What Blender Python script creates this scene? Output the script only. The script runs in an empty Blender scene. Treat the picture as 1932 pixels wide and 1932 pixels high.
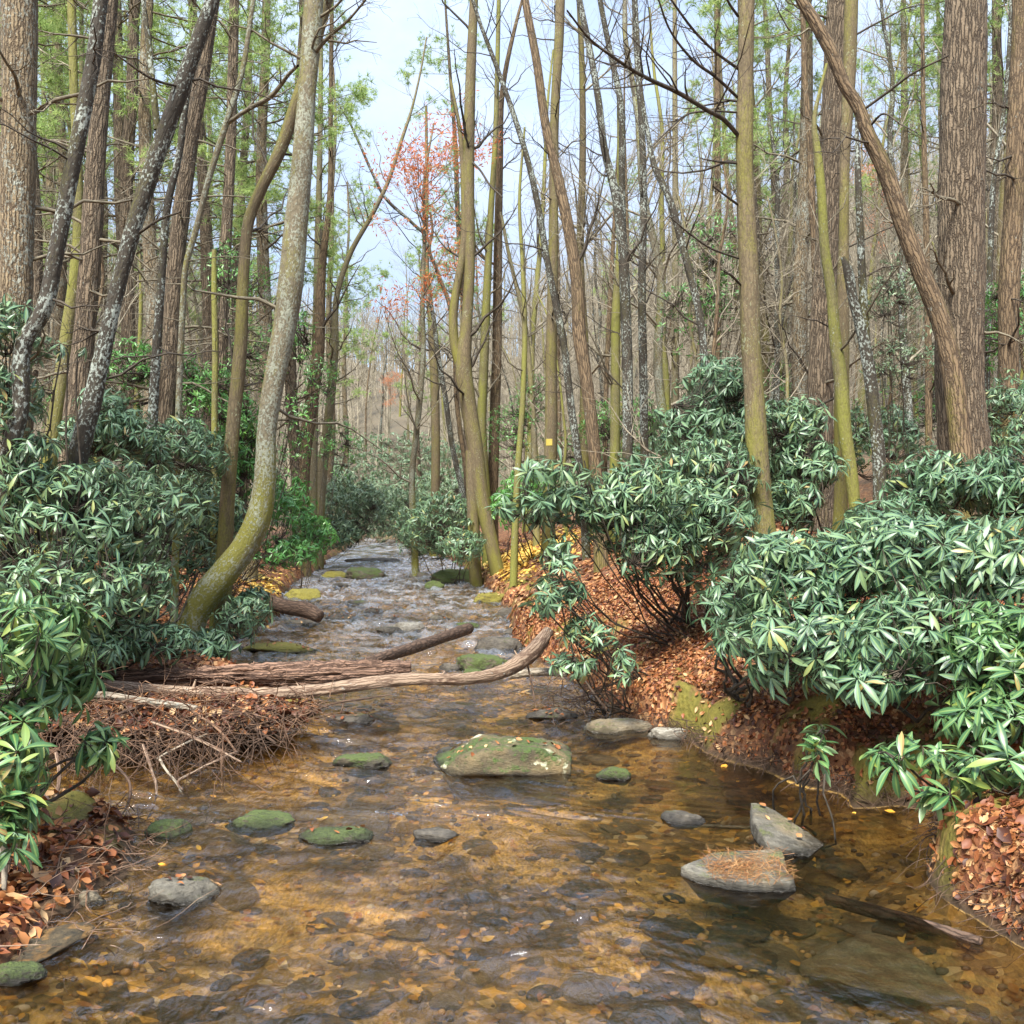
import bpy, math, random
import numpy as np
from mathutils import Matrix, Vector

rng = np.random.default_rng(11)
random.seed(11)
S = bpy.context.scene
COL = S.collection

# ------------------------------------------------------------------ camera
F = 1934.0      # focal length in units of a 1932-unit wide picture
CX = 966.0
H = 1.75        # eye height above the water
cam_d = bpy.data.cameras.new("camera")
cam = bpy.data.objects.new("camera", cam_d)
COL.objects.link(cam)
cam.location = (0, 0, H)
cam.rotation_euler = (math.radians(90), 0, 0)
cam_d.sensor_width = 36.0
cam_d.lens = 36.0 * F / 1932.0
cam_d.clip_end = 2000
cam_d.clip_start = 0.05
S.camera = cam

# ------------------------------------------------------------------ world, sun, exposure
W = bpy.data.worlds.new("World")
S.world = W
W.use_nodes = True
wn = W.node_tree
wn.nodes.clear()
SUN_EL, SUN_ROT = math.radians(52), math.radians(200)
sky = wn.nodes.new("ShaderNodeTexSky")
sky.sky_type = 'NISHITA'
sky.sun_disc = False
sky.sun_elevation = SUN_EL
sky.sun_rotation = SUN_ROT
bg1 = wn.nodes.new("ShaderNodeBackground"); bg1.inputs[1].default_value = 0.11
wn.links.new(sky.outputs[0], bg1.inputs[0])
bg2 = wn.nodes.new("ShaderNodeBackground"); bg2.inputs[0].default_value = (0.66, 0.78, 1.0, 1); bg2.inputs[1].default_value = 1.0
tc = wn.nodes.new("ShaderNodeTexCoord")
mp = wn.nodes.new("ShaderNodeMapping"); mp.inputs['Scale'].default_value = (1, 1, 1.6)
wn.links.new(tc.outputs['Generated'], mp.inputs[0])
nz = wn.nodes.new("ShaderNodeTexNoise"); nz.inputs['Scale'].default_value = 3.2; nz.inputs['Detail'].default_value = 7; nz.inputs['Roughness'].default_value = 0.6
wn.links.new(mp.outputs[0], nz.inputs['Vector'])
cr = wn.nodes.new("ShaderNodeValToRGB")
cr.color_ramp.elements[0].position = 0.33; cr.color_ramp.elements[0].color = (0.42, 0.42, 0.42, 1)
cr.color_ramp.elements[1].position = 0.68; cr.color_ramp.elements[1].color = (1, 1, 1, 1)
wn.links.new(nz.outputs[0], cr.inputs[0])
sz = wn.nodes.new("ShaderNodeSeparateXYZ"); wn.links.new(tc.outputs['Generated'], sz.inputs[0])
cl = wn.nodes.new("ShaderNodeClamp"); wn.links.new(sz.outputs[2], cl.inputs[0])
ml = wn.nodes.new("ShaderNodeMath"); ml.operation = 'MULTIPLY_ADD'; wn.links.new(cl.outputs[0], ml.inputs[0]); ml.inputs[1].default_value = 1.05; ml.inputs[2].default_value = 0.25
wn.links.new(ml.outputs[0], bg2.inputs[1])      # an overcast sky is brighter overhead
mx = wn.nodes.new("ShaderNodeMixShader")
wn.links.new(cr.outputs[0], mx.inputs[0]); wn.links.new(bg1.outputs[0], mx.inputs[1]); wn.links.new(bg2.outputs[0], mx.inputs[2])
wo = wn.nodes.new("ShaderNodeOutputWorld"); wn.links.new(mx.outputs[0], wo.inputs[0])

sun_d = bpy.data.lights.new("sun", 'SUN')
sun_d.energy = 4.9
sun_d.angle = math.radians(20)
sun_d.color = (1.0, 0.96, 0.88)
sun = bpy.data.objects.new("sun", sun_d)
COL.objects.link(sun)
sdir = Vector((math.sin(SUN_ROT) * math.cos(SUN_EL), math.cos(SUN_ROT) * math.cos(SUN_EL), math.sin(SUN_EL)))
sun.rotation_euler = sdir.to_track_quat('Z', 'Y').to_euler()
sun.location = (0, 0, 40)

S.view_settings.view_transform = 'Standard'
S.view_settings.look = 'None'
S.view_settings.gamma = 1.0
S.view_settings.use_curve_mapping = False
S.view_settings.exposure = 1.3
S.render.engine = 'CYCLES'
S.cycles.use_denoising = True
S.cycles.max_bounces = 8
S.cycles.transparent_max_bounces = 8
S.cycles.sample_clamp_indirect = 6.0

# ------------------------------------------------------------------ numeric helpers
def P(px, py, d):
    return np.array([(px - CX) / F * d, d, H + (966.0 - py) / F * d])

def dw(py):                       # distance at which row py meets the water plane
    return H * F / (py - 966.0)

def PW(px, py):
    d = dw(py)
    return ((px - CX) / F * d, d)

def _hash(i, j, k, seed):
    n = (i * 73856093) ^ (j * 19349663) ^ (k * 83492791) ^ (seed * 2654435761 & 0x7fffffff)
    n = n & 0x7fffffff
    n = (n ^ (n >> 13)) * 1274126177 & 0x7fffffff
    n = (n ^ (n >> 16)) * 668265263 & 0x7fffffff
    return ((n ^ (n >> 15)) & 0xffffff) / float(0xffffff)

def noise(p, seed=0):             # value noise, p (...,3), result -1..1
    p = np.asarray(p, float)
    i = np.floor(p).astype(np.int64)
    f = p - i
    f = f * f * (3 - 2 * f)
    r = 0
    for a in (0, 1):
        wa = f[..., 0] if a else 1 - f[..., 0]
        for b in (0, 1):
            wb = f[..., 1] if b else 1 - f[..., 1]
            for c in (0, 1):
                wc = f[..., 2] if c else 1 - f[..., 2]
                r = r + wa * wb * wc * _hash(i[..., 0] + a, i[..., 1] + b, i[..., 2] + c, seed)
    return r * 2 - 1

def fbm(p, octaves=4, seed=0, rough=0.5):
    p = np.asarray(p, float)
    r = 0; a = 1.0; t = 0
    for o in range(octaves):
        r = r + a * noise(p * (2.03 ** o), seed + o * 7)
        t += a; a *= rough
    return r / t

def nrm(v):
    return v / (np.linalg.norm(v, axis=-1, keepdims=True) + 1e-9)

def sm(x, a, b):
    t = np.clip((x - a) / (b - a), 0, 1)
    return t * t * (3 - 2 * t)

def resample(pts, n):             # smooth resampling of a polyline with extra columns
    pts = np.asarray(pts, float)
    seg = np.linalg.norm(np.diff(pts[:, :3], axis=0), axis=1)
    s = np.concatenate([[0], np.cumsum(seg)])
    m = len(pts)
    t = np.linspace(0, s[-1], n)
    k = np.clip(np.searchsorted(s, t, side='right') - 1, 0, m - 2)
    u = ((t - s[k]) / np.maximum(s[k + 1] - s[k], 1e-9))[:, None]
    tan = np.gradient(pts, s, axis=0) if m > 2 else np.repeat((pts[1:] - pts[:1]) / s[-1], 2, 0)
    h = (s[k + 1] - s[k])[:, None]
    p0, p1, m0, m1 = pts[k], pts[k + 1], tan[k] * h, tan[k + 1] * h
    return (2*u**3 - 3*u**2 + 1) * p0 + (u**3 - 2*u**2 + u) * m0 + (-2*u**3 + 3*u**2) * p1 + (u**3 - u**2) * m1

# ------------------------------------------------------------------ mesh helpers
def build_mesh(name, V, faces, attrs=None, smooth=True, mats=()):
    me = bpy.data.meshes.new(name)
    V = np.ascontiguousarray(V, dtype=np.float32)
    faces = [np.asarray(f, dtype=np.int32) for f in faces if len(f)]
    me.vertices.add(len(V)); me.vertices.foreach_set('co', V.ravel())
    loops = np.concatenate([f.ravel() for f in faces])
    tot = np.concatenate([np.full(len(f), f.shape[1], dtype=np.int32) for f in faces])
    st = np.concatenate([[0], np.cumsum(tot)[:-1]]).astype(np.int32)
    me.loops.add(len(loops)); me.loops.foreach_set('vertex_index', loops)
    me.polygons.add(len(tot)); me.polygons.foreach_set('loop_start', st)
    if smooth:
        me.polygons.foreach_set('use_smooth', np.ones(len(tot), dtype=bool))
    me.update(calc_edges=True)
    for k, a in (attrs or {}).items():
        a = np.ascontiguousarray(a, dtype=np.float32)
        if a.ndim == 1:
            at = me.attributes.new(k, 'FLOAT', 'POINT'); at.data.foreach_set('value', a)
        else:
            at = me.attributes.new(k, 'FLOAT_VECTOR', 'POINT'); at.data.foreach_set('vector', a.ravel())
    for m in mats:
        me.materials.append(m)
    return me

def link(name, me, parent=None, loc=None):
    o = bpy.data.objects.new(name, me)
    COL.objects.link(o)
    if loc is not None: o.location = tuple(float(c) for c in loc)
    if parent is not None: o.parent = parent
    return o

def tag(o, label=None, cat=None, group=None, kind=None):
    if label: o['label'] = label
    if cat: o['category'] = cat
    if group: o['group'] = group
    if kind: o['kind'] = kind
    return o

def thing(name, label, cat, loc, group=None):
    o = bpy.data.objects.new(name, None)
    o.empty_display_size = 0.2
    COL.objects.link(o)
    o.location = tuple(float(c) for c in loc)
    return tag(o, label, cat, group)

def tubes(Pt, R, sides=5, caps=False):
    """Pt (M,N,3), R (M,N) -> verts, faces, bark coordinates"""
    Pt = np.asarray(Pt, float); R = np.asarray(R, float)
    M, N, _ = Pt.shape
    t = nrm(np.gradient(Pt, axis=1))
    mt = np.abs(t.mean(axis=1))
    ref = np.eye(3)[np.argmin(mt, axis=1)][:, None, :]
    u = nrm(np.cross(t, ref)); v = np.cross(t, u)
    a = np.arange(sides) * 2 * np.pi / sides
    ca, sa = np.cos(a)[None, None, :, None], np.sin(a)[None, None, :, None]
    rr = R[:, :, None, None]
    off = rr * (ca * u[:, :, None, :] + sa * v[:, :, None, :])
    V = (Pt[:, :, None, :] + off)
    L = np.concatenate([np.zeros((M, 1)), np.cumsum(np.linalg.norm(np.diff(Pt, axis=1), axis=2), axis=1)], axis=1)
    bc = np.stack([np.broadcast_to(rr[..., 0] * ca[..., 0], (M, N, sides)), np.broadcast_to(rr[..., 0] * sa[..., 0], (M, N, sides)),
                   np.broadcast_to(L[:, :, None], (M, N, sides))], axis=-1)
    idx = np.arange(M * N * sides).reshape(M, N, sides)
    nx = np.roll(idx, -1, axis=2)
    Fq = np.stack([idx[:, :-1], nx[:, :-1], nx[:, 1:], idx[:, 1:]], axis=-1).reshape(-1, 4)
    faces = [Fq]
    if caps:
        faces.append(idx[:, 0, ::-1].reshape(M, sides)); faces.append(idx[:, -1].reshape(M, sides))
    return V.reshape(-1, 3), faces, bc.reshape(-1, 3)

class Acc:                        # joins pieces into one mesh
    def __init__(s): s.V = []; s.F = {}; s.A = {}; s.n = 0
    def add(s, V, faces, **attrs):
        for f in faces:
            s.F.setdefault(f.shape[1], []).append(np.asarray(f) + s.n)
        s.V.append(V); s.n += len(V)
        for k, a in attrs.items(): s.A.setdefault(k, []).append(a)
    def mesh(s, name, mats=(), smooth=True):
        return build_mesh(name, np.concatenate(s.V), [np.concatenate(f) for f in s.F.values()],
                          {k: np.concatenate(a) for k, a in s.A.items()}, smooth, mats)

def spawn(Pt, R, K, lo, hi, ang, curve=0.3, N=5, wig=0.06, tmin=0.15, tmax=1.0, rs=0.55, rmin=0.003, flat=0.0, r=None):
    """K children from tubes Pt/R. curve: bend upward (+) or down (-)."""
    r = r or rng
    M, Np, _ = Pt.shape
    ln = np.linalg.norm(Pt[:, -1] - Pt[:, 0], axis=1)
    w = ln / ln.sum()
    m = r.choice(M, K, p=w)
    t = tmin + (tmax - tmin) * r.random(K)
    x = t * (Np - 1); i = np.minimum(x.astype(int), Np - 2); f = (x - i)[:, None]
    st = Pt[m, i] * (1 - f) + Pt[m, i + 1] * f
    pr = R[m, i] * (1 - f[:, 0]) + R[m, i + 1] * f[:, 0]
    td = nrm(Pt[m, i + 1] - Pt[m, i])
    q = nrm(np.cross(td, nrm(r.normal(size=(K, 3)))))
    if flat:
        q[:, 2] *= (1 - flat); q = nrm(q)
    an = np.radians(ang + r.normal(size=K) * 12)[:, None]
    d = nrm(td * np.cos(an) + q * np.sin(an))
    L = (lo + (hi - lo) * r.random(K)) * (1.15 - 0.6 * t)
    s = np.linspace(0, 1, N)
    pts = st[:, None, :] + d[:, None, :] * (L[:, None] * s)[:, :, None]
    pts[:, :, 2] += (curve * L)[:, None] * (s ** 2)
    wv = np.cumsum(r.normal(size=(K, N, 3)), axis=1) * (wig * L)[:, None, None] / math.sqrt(N)
    wv -= wv[:, :1]
    pts += wv
    r0 = np.maximum(pr * rs, rmin)
    r0 = np.minimum(r0, L * 0.022 + rmin)
    rad = np.maximum(r0[:, None] * (1 - 0.8 * s), rmin * 0.6)
    return pts, rad

# ------------------------------------------------------------------ node helpers
def new_mat(name):
    m = bpy.data.materials.new(name); m.use_nodes = True
    nt = m.node_tree; nt.nodes.clear()
    out = nt.nodes.new("ShaderNodeOutputMaterial")
    return m, nt, out

class N:
    def __init__(s, nt): s.nt = nt
    def node(s, t, **kw):
        n = s.nt.nodes.new(t)
        for k, v in kw.items(): setattr(n, k, v)
        return n
    def put(s, sock, v):
        if isinstance(v, bpy.types.NodeSocket): s.nt.links.new(v, sock)
        elif v is not None:
            if sock.type == 'RGBA' and len(v) == 3: v = (*v, 1)
            sock.default_value = v
    def attr(s, name, out='Vector'):
        n = s.node("ShaderNodeAttribute", attribute_name=name); return n.outputs[out]
    def pos(s): return s.node("ShaderNodeNewGeometry").outputs['Position']
    def mapv(s, v, scale, loc=(0, 0, 0)):
        n = s.node("ShaderNodeMapping"); s.put(n.inputs[0], v); n.inputs['Scale'].default_value = scale; n.inputs['Location'].default_value = loc
        return n.outputs[0]
    def noise(s, v, scale, detail=4, rough=0.5, dist=0.0, out=0):
        n = s.node("ShaderNodeTexNoise"); s.put(n.inputs['Vector'], v)
        n.inputs['Scale'].default_value = scale; n.inputs['Detail'].default_value = detail
        n.inputs['Roughness'].default_value = rough; n.inputs['Distortion'].default_value = dist
        return n.outputs[out]
    def vor(s, v, scale, feature='F1', out=0, rand=1.0):
        n = s.node("ShaderNodeTexVoronoi", feature=feature); s.put(n.inputs['Vector'], v); n.inputs['Scale'].default_value = scale
        n.inputs['Randomness'].default_value = rand
        return n.outputs[out]
    def ramp(s, f, stops, interp='LINEAR'):
        n = s.node("ShaderNodeValToRGB"); s.put(n.inputs[0], f)
        cr = n.color_ramp; cr.interpolation = interp
        while len(cr.elements) < len(stops): cr.elements.new(0.5)
        for e, (p, c) in zip(cr.elements, stops):
            e.position = p
            e.color = (c, c, c, 1) if isinstance(c, (int, float)) else (*c, 1)
        return n.outputs[0]
    def mix(s, f, a, b, mode='MIX'):
        n = s.node("ShaderNodeMix", data_type='RGBA', blend_type=mode)
        s.put(n.inputs[0], f); s.put(n.inputs[6], a); s.put(n.inputs[7], b)
        return n.outputs[2]
    def math(s, op, a, b=None, c=None):
        n = s.node("ShaderNodeMath", operation=op); s.put(n.inputs[0], a)
        if b is not None: s.put(n.inputs[1], b)
        if c is not None: s.put(n.inputs[2], c)
        return n.outputs[0]
    def bump(s, h, dist, strength=1.0, normal=None):
        n = s.node("ShaderNodeBump"); s.put(n.inputs['Height'], h); n.inputs['Distance'].default_value = dist; n.inputs['Strength'].default_value = strength
        if normal is not None: s.put(n.inputs['Normal'], normal)
        return n.outputs[0]
    def bsdf(s, col, rough=0.7, normal=None, spec=0.5, **kw):
        n = s.node("ShaderNodeBsdfPrincipled")
        s.put(n.inputs['Base Color'], col); s.put(n.inputs['Roughness'], rough)
        s.put(n.inputs['Specular IOR Level'], spec)
        if normal is not None: s.put(n.inputs['Normal'], normal)
        return n.outputs[0]

def leaf_mat(name, stops, rough=0.4, trans=0.25, spec=0.5, rib=None, under=None):
    m, nt, out = new_mat(name); g = N(nt)
    rnd = g.math('FRACT', g.math('ADD', g.attr('rnd', 'Fac'), g.node("ShaderNodeObjectInfo").outputs['Random']))
    col = g.ramp(rnd, stops)
    if rib:
        col = g.mix(g.math('POWER', g.attr('mid', 'Fac'), 5.0), col, rib)
    if under:
        col = g.mix(g.math('MULTIPLY', g.node("ShaderNodeNewGeometry").outputs['Backfacing'], 0.75), col, under)
    b = g.bsdf(col, rough, spec=spec)
    t = g.node("ShaderNodeBsdfTranslucent"); g.put(t.inputs[0], col)
    mixs = g.node("ShaderNodeMixShader"); mixs.inputs[0].default_value = trans
    nt.links.new(b, mixs.inputs[1]); nt.links.new(t.outputs[0], mixs.inputs[2]); nt.links.new(mixs.outputs[0], out.inputs[0])
    return m

def bark_mat(name, light, dark, furrow=14.0, stretch=0.16, moss=0.0, lichen=0.0, moss_col=(0.17, 0.17, 0.02), lichen_col=(0.42, 0.45, 0.38), bump=0.012, moss_low=0.0, crack=1.0):
    m, nt, out = new_mat(name); g = N(nt)
    bc = g.attr('bc')
    wv = g.node("ShaderNodeVectorMath", operation='ADD'); nt.links.new(bc, wv.inputs[0])
    wn_ = g.node("ShaderNodeVectorMath", operation='SCALE'); nt.links.new(g.noise(bc, 14, 3, 0.6, out=1), wn_.inputs[0]); wn_.inputs['Scale'].default_value = 0.035
    nt.links.new(wn_.outputs[0], wv.inputs[1])
    f1 = g.vor(g.mapv(wv.outputs[0], (1, 1, stretch)), furrow * 1.25, 'DISTANCE_TO_EDGE')
    f2 = g.noise(g.mapv(bc, (1, 1, 0.45)), furrow * 4.0, 4, 0.65)
    f3 = g.noise(g.mapv(bc, (1, 1, 0.4)), 3.3, 4, 0.6)
    ridge = g.math('MULTIPLY', f1, 4.5)
    f = g.math('ADD', g.math('ADD', g.math('MULTIPLY', g.math('MINIMUM', ridge, 1.0), 0.6 * crack), (1 - crack) * 0.38), g.math('MULTIPLY', f2, 0.5))
    t = g.ramp(f, [(0.28, 0.0), (0.78, 1.0)])
    col = g.mix(t, dark, light)
    col = g.mix(g.ramp(f3, [(0.35, 0.0), (0.7, 0.6)]), col, tuple(c * 0.5 for c in light))
    sz_ = g.node("ShaderNodeSeparateXYZ"); nt.links.new(bc, sz_.inputs[0])
    lowf = g.math('MAXIMUM', g.math('SUBTRACT', 1.0, g.math('MULTIPLY', sz_.outputs[2], 0.33)), 0.0)
    nn_ = g.node("ShaderNodeSeparateXYZ"); nt.links.new(g.node("ShaderNodeNewGeometry").outputs['True Normal'], nn_.inputs[0])
    hgt = f
    if moss > 0 or moss_low > 0:
        n1 = g.math('ADD', g.math('MULTIPLY', g.noise(g.mapv(bc, (1, 1, 0.25), (4, 1, 3)), 5.0, 6, 0.65), 0.62), g.math('MULTIPLY', f2, 0.38))
        n1 = g.math('ADD', n1, g.math('ADD', g.math('MULTIPLY', lowf, 0.10 + moss_low), g.math('MULTIPLY', nn_.outputs[2], 0.22)))
        lo = 0.66 - 0.30 * moss
        mk = g.ramp(n1, [(lo, 0.0), (lo + 0.16, 1.0)])
        mc = g.mix(g.noise(bc, 60, 4, 0.7), tuple(c * 0.35 for c in moss_col), tuple(c * 1.55 for c in moss_col))
        col = g.mix(g.math('MULTIPLY', mk, 0.8), col, mc)
    if lichen > 0:
        n2 = g.noise(g.mapv(bc, (1, 1, 0.7), (7, 2, 9)), 42.0, 4, 0.65)
        n3 = g.noise(g.mapv(bc, (1, 1, 0.5), (1, 5, 2)), 5.0, 3, 0.6)
        sf = g.math('ADD', g.math('MULTIPLY', n2, 0.62), g.math('MULTIPLY', n3, 0.38))
        lo = 0.63 - 0.17 * lichen
        lk = g.ramp(sf, [(lo, 0.0), (lo + 0.05, 1.0)])
        lc = g.mix(g.noise(bc, 70, 2), lichen_col, tuple(c * 0.5 for c in lichen_col))
        col = g.mix(g.math('MULTIPLY', lk, 0.75), col, lc)
        hgt = g.math('ADD', hgt, g.math('MULTIPLY', lk, 0.2))
    b = g.bsdf(col, 0.85, g.bump(hgt, bump, 1.0), spec=0.3)
    nt.links.new(b, out.inputs[0])
    return m

# ------------------------------------------------------------------ materials
B = {
 'pine':   bark_mat('bark_pine', (0.20, 0.152, 0.10), (0.04, 0.029, 0.019), 24, 0.11, bump=0.03, lichen=0.12, moss=0.12, moss_col=(0.12, 0.10, 0.03)),
 'pinel':  bark_mat('bark_pine_lichen', (0.26, 0.20, 0.12), (0.07, 0.047, 0.028), 26, 0.14, lichen=0.6, moss=0.4, moss_col=(0.17, 0.14, 0.03), bump=0.025),
 'dark':   bark_mat('bark_dark_lichen', (0.06, 0.05, 0.037), (0.014, 0.012, 0.009), 20, 0.3, moss=0.45, lichen=0.66, lichen_col=(0.44, 0.49, 0.43), moss_col=(0.085, 0.08, 0.018), crack=0.35),
 'moss':   bark_mat('bark_mossy', (0.17, 0.13, 0.075), (0.035, 0.026, 0.016), 24, 0.2, moss=0.66, lichen=0.3, moss_col=(0.165, 0.158, 0.026), lichen_col=(0.36, 0.38, 0.23), crack=0.35),
 'bright': bark_mat('bark_bright_moss', (0.19, 0.165, 0.08), (0.06, 0.05, 0.02), 22, 0.3, moss=0.82, lichen=0.25, moss_col=(0.185, 0.19, 0.032), crack=0.35),
 'brown':  bark_mat('bark_brown', (0.185, 0.13, 0.075), (0.04, 0.027, 0.017), 24, 0.13, moss=0.4, lichen=0.1, moss_col=(0.13, 0.115, 0.022)),
 'grey':   bark_mat('bark_grey_lichen', (0.19, 0.16, 0.105), (0.055, 0.043, 0.027), 18, 0.4, moss=0.58, moss_low=0.34, lichen=0.8, lichen_col=(0.34, 0.36, 0.28), moss_col=(0.17, 0.165, 0.022), crack=0.35),
 'olive':  bark_mat('bark_olive', (0.23, 0.195, 0.12), (0.06, 0.05, 0.03), 18, 0.25, moss=0.6, lichen=0.35, moss_col=(0.18, 0.165, 0.035), crack=0.35),
}
TWIG = bark_mat('twig_bark', (0.18, 0.155, 0.105), (0.07, 0.058, 0.04), 20, 0.3, bump=0.002)
TWIGD = bark_mat('dark_twig_bark', (0.075, 0.06, 0.043), (0.025, 0.02, 0.014), 20, 0.3, bump=0.002)
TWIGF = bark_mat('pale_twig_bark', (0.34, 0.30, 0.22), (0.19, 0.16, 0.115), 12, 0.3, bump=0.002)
RHODO = leaf_mat('rhododendron_leaf', [(0.0, (0.025, 0.068, 0.036)), (0.45, (0.055, 0.122, 0.064)), (0.8, (0.10, 0.18, 0.105)), (0.965, (0.14, 0.21, 0.09)), (0.99, (0.25, 0.25, 0.06)), (1.0, (0.24, 0.13, 0.05))],
                 0.44, 0.14, 0.62, rib=(0.20, 0.30, 0.10), under=(0.15, 0.21, 0.12))
RHODON = leaf_mat('rhododendron_leaf_fresh', [(0.0, (0.027, 0.085, 0.028)), (0.5, (0.058, 0.14, 0.048)), (0.85, (0.105, 0.20, 0.07)), (0.97, (0.24, 0.28, 0.05)), (1.0, (0.25, 0.14, 0.05))],
                 0.4, 0.16, 0.6, rib=(0.20, 0.30, 0.08), under=(0.15, 0.23, 0.10))
LAUREL = leaf_mat('laurel_leaf', [(0.0, (0.04, 0.15, 0.03)), (0.6, (0.07, 0.24, 0.045)), (1.0, (0.16, 0.33, 0.06))], 0.35, 0.25, 0.6, rib=(0.16, 0.30, 0.08))
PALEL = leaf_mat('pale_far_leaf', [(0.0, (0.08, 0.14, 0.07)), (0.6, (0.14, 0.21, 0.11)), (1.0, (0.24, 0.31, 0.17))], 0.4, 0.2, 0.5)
NEEDLE = leaf_mat('pine_needles', [(0.0, (0.20, 0.30, 0.09)), (0.6, (0.33, 0.45, 0.14)), (1.0, (0.46, 0.54, 0.20))], 0.6, 0.5, 0.3)
HEMLOCK = leaf_mat('hemlock_needles', [(0.0, (0.06, 0.10, 0.05)), (0.6, (0.10, 0.15, 0.07)), (1.0, (0.16, 0.21, 0.09))], 0.6, 0.35, 0.3)
REDL = leaf_mat('red_autumn_leaf', [(0.0, (0.46, 0.12, 0.05)), (0.5, (0.62, 0.20, 0.08)), (1.0, (0.68, 0.34, 0.15))], 0.6, 0.5, 0.3)
LITTER = leaf_mat('fallen_leaf', [(0.0, (0.035, 0.011, 0.006)), (0.3, (0.115, 0.034, 0.013)), (0.6, (0.22, 0.068, 0.022)), (0.85, (0.34, 0.14, 0.045)), (1.0, (0.48, 0.31, 0.15))], 0.55, 0.15, 0.4)
YELLOWL = leaf_mat('yellow_fallen_leaf', [(0.0, (0.45, 0.25, 0.05)), (0.5, (0.62, 0.40, 0.08)), (1.0, (0.70, 0.52, 0.15))], 0.55, 0.2, 0.3)
GOLDL = leaf_mat('drowned_leaf', [(0.0, (0.22, 0.08, 0.02)), (0.5, (0.50, 0.24, 0.03)), (0.85, (0.68, 0.36, 0.04)), (1.0, (0.75, 0.50, 0.10))], 0.5, 0.1, 0.3)
STRAW = leaf_mat('pine_straw', [(0.0, (0.12, 0.045, 0.016)), (0.6, (0.27, 0.12, 0.04)), (1.0, (0.40, 0.24, 0.10))], 0.6, 0.1, 0.3)

def rock_mat(name, light, dark, moss, moss_col=(0.12, 0.16, 0.02), wet=True, lichen=0.0, warm=None):
    m, nt, out = new_mat(name); g = N(nt)
    oc = g.node("ShaderNodeTexCoord").outputs['Object']
    rnd = g.node("ShaderNodeObjectInfo").outputs['Random']
    v = g.node("ShaderNodeVectorMath", operation='ADD'); nt.links.new(oc, v.inputs[0])
    cmb = g.node("ShaderNodeCombineXYZ"); g.put(cmb.inputs[0], g.math('MULTIPLY', rnd, 40)); nt.links.new(cmb.outputs[0], v.inputs[1]); v = v.outputs[0]
    n1 = g.noise(v, 6, 6, 0.65, 0.3); n2 = g.noise(g.mapv(v, (1, 1, 3)), 30, 5, 0.7)
    col = g.mix(g.ramp(n1, [(0.35, 0.0), (0.65, 1.0)]), dark, light)
    col = g.mix(g.ramp(n2, [(0.3, 0.6), (0.7, 0.0)]), col, tuple(c * 0.35 for c in dark))
    if warm: col = g.mix(g.ramp(g.noise(v, 3.3, 4), [(0.5, 0.0), (0.62, 0.7)]), col, warm)
    if lichen: col = g.mix(g.ramp(g.noise(v, 4.4, 5, 0.6), [(0.68 - lichen * 0.3, 0.0), (0.71 - lichen * 0.3, 0.9)]), col, (0.55, 0.54, 0.36))
    gm = g.node("ShaderNodeNewGeometry")
    sx = g.node("ShaderNodeSeparateXYZ"); nt.links.new(gm.outputs['True Normal'], sx.inputs[0])
    h = g.math('ADD', n1, g.math('MULTIPLY', n2, 0.8))
    if moss > 0:
        mf = g.math('ADD', g.math('ADD', g.math('MULTIPLY', g.noise(v, 4, 6, 0.7), 0.7), g.math('MULTIPLY', g.noise(v, 34, 4, 0.7), 0.3)), g.math('MULTIPLY', sx.outputs[2], 0.10))
        lo = 0.82 - moss * 0.5
        mk = g.ramp(mf, [(lo, 0.0), (lo + 0.08, 1.0)])
        mc = g.mix(g.noise(v, 60, 3), tuple(c * 0.35 for c in moss_col), tuple(c * 1.6 for c in moss_col))
        col = g.mix(g.math('MULTIPLY', mk, 0.93), col, mc)
        h = g.math('ADD', h, g.math('MULTIPLY', g.math('MULTIPLY', g.noise(v, 90, 3), mk), 0.5))
    rough = 0.75
    if wet:
        pz = g.node("ShaderNodeSeparateXYZ"); nt.links.new(gm.outputs['Position'], pz.inputs[0])
        wf = g.ramp(g.math('ADD', g.math('MULTIPLY', pz.outputs[2], 4.0), g.math('MULTIPLY', n1, 0.3)), [(0.18, 1.0), (0.36, 0.0)])
        col = g.mix(g.math('MULTIPLY', wf, 0.85), col, tuple(c * 0.15 for c in dark))
        rough = g.math('SUBTRACT', 0.75, g.math('MULTIPLY', wf, 0.5))
    b = g.bsdf(col, rough, g.bump(h, 0.035, 1.0), spec=0.5)
    nt.links.new(b, out.inputs[0])
    return m

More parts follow.
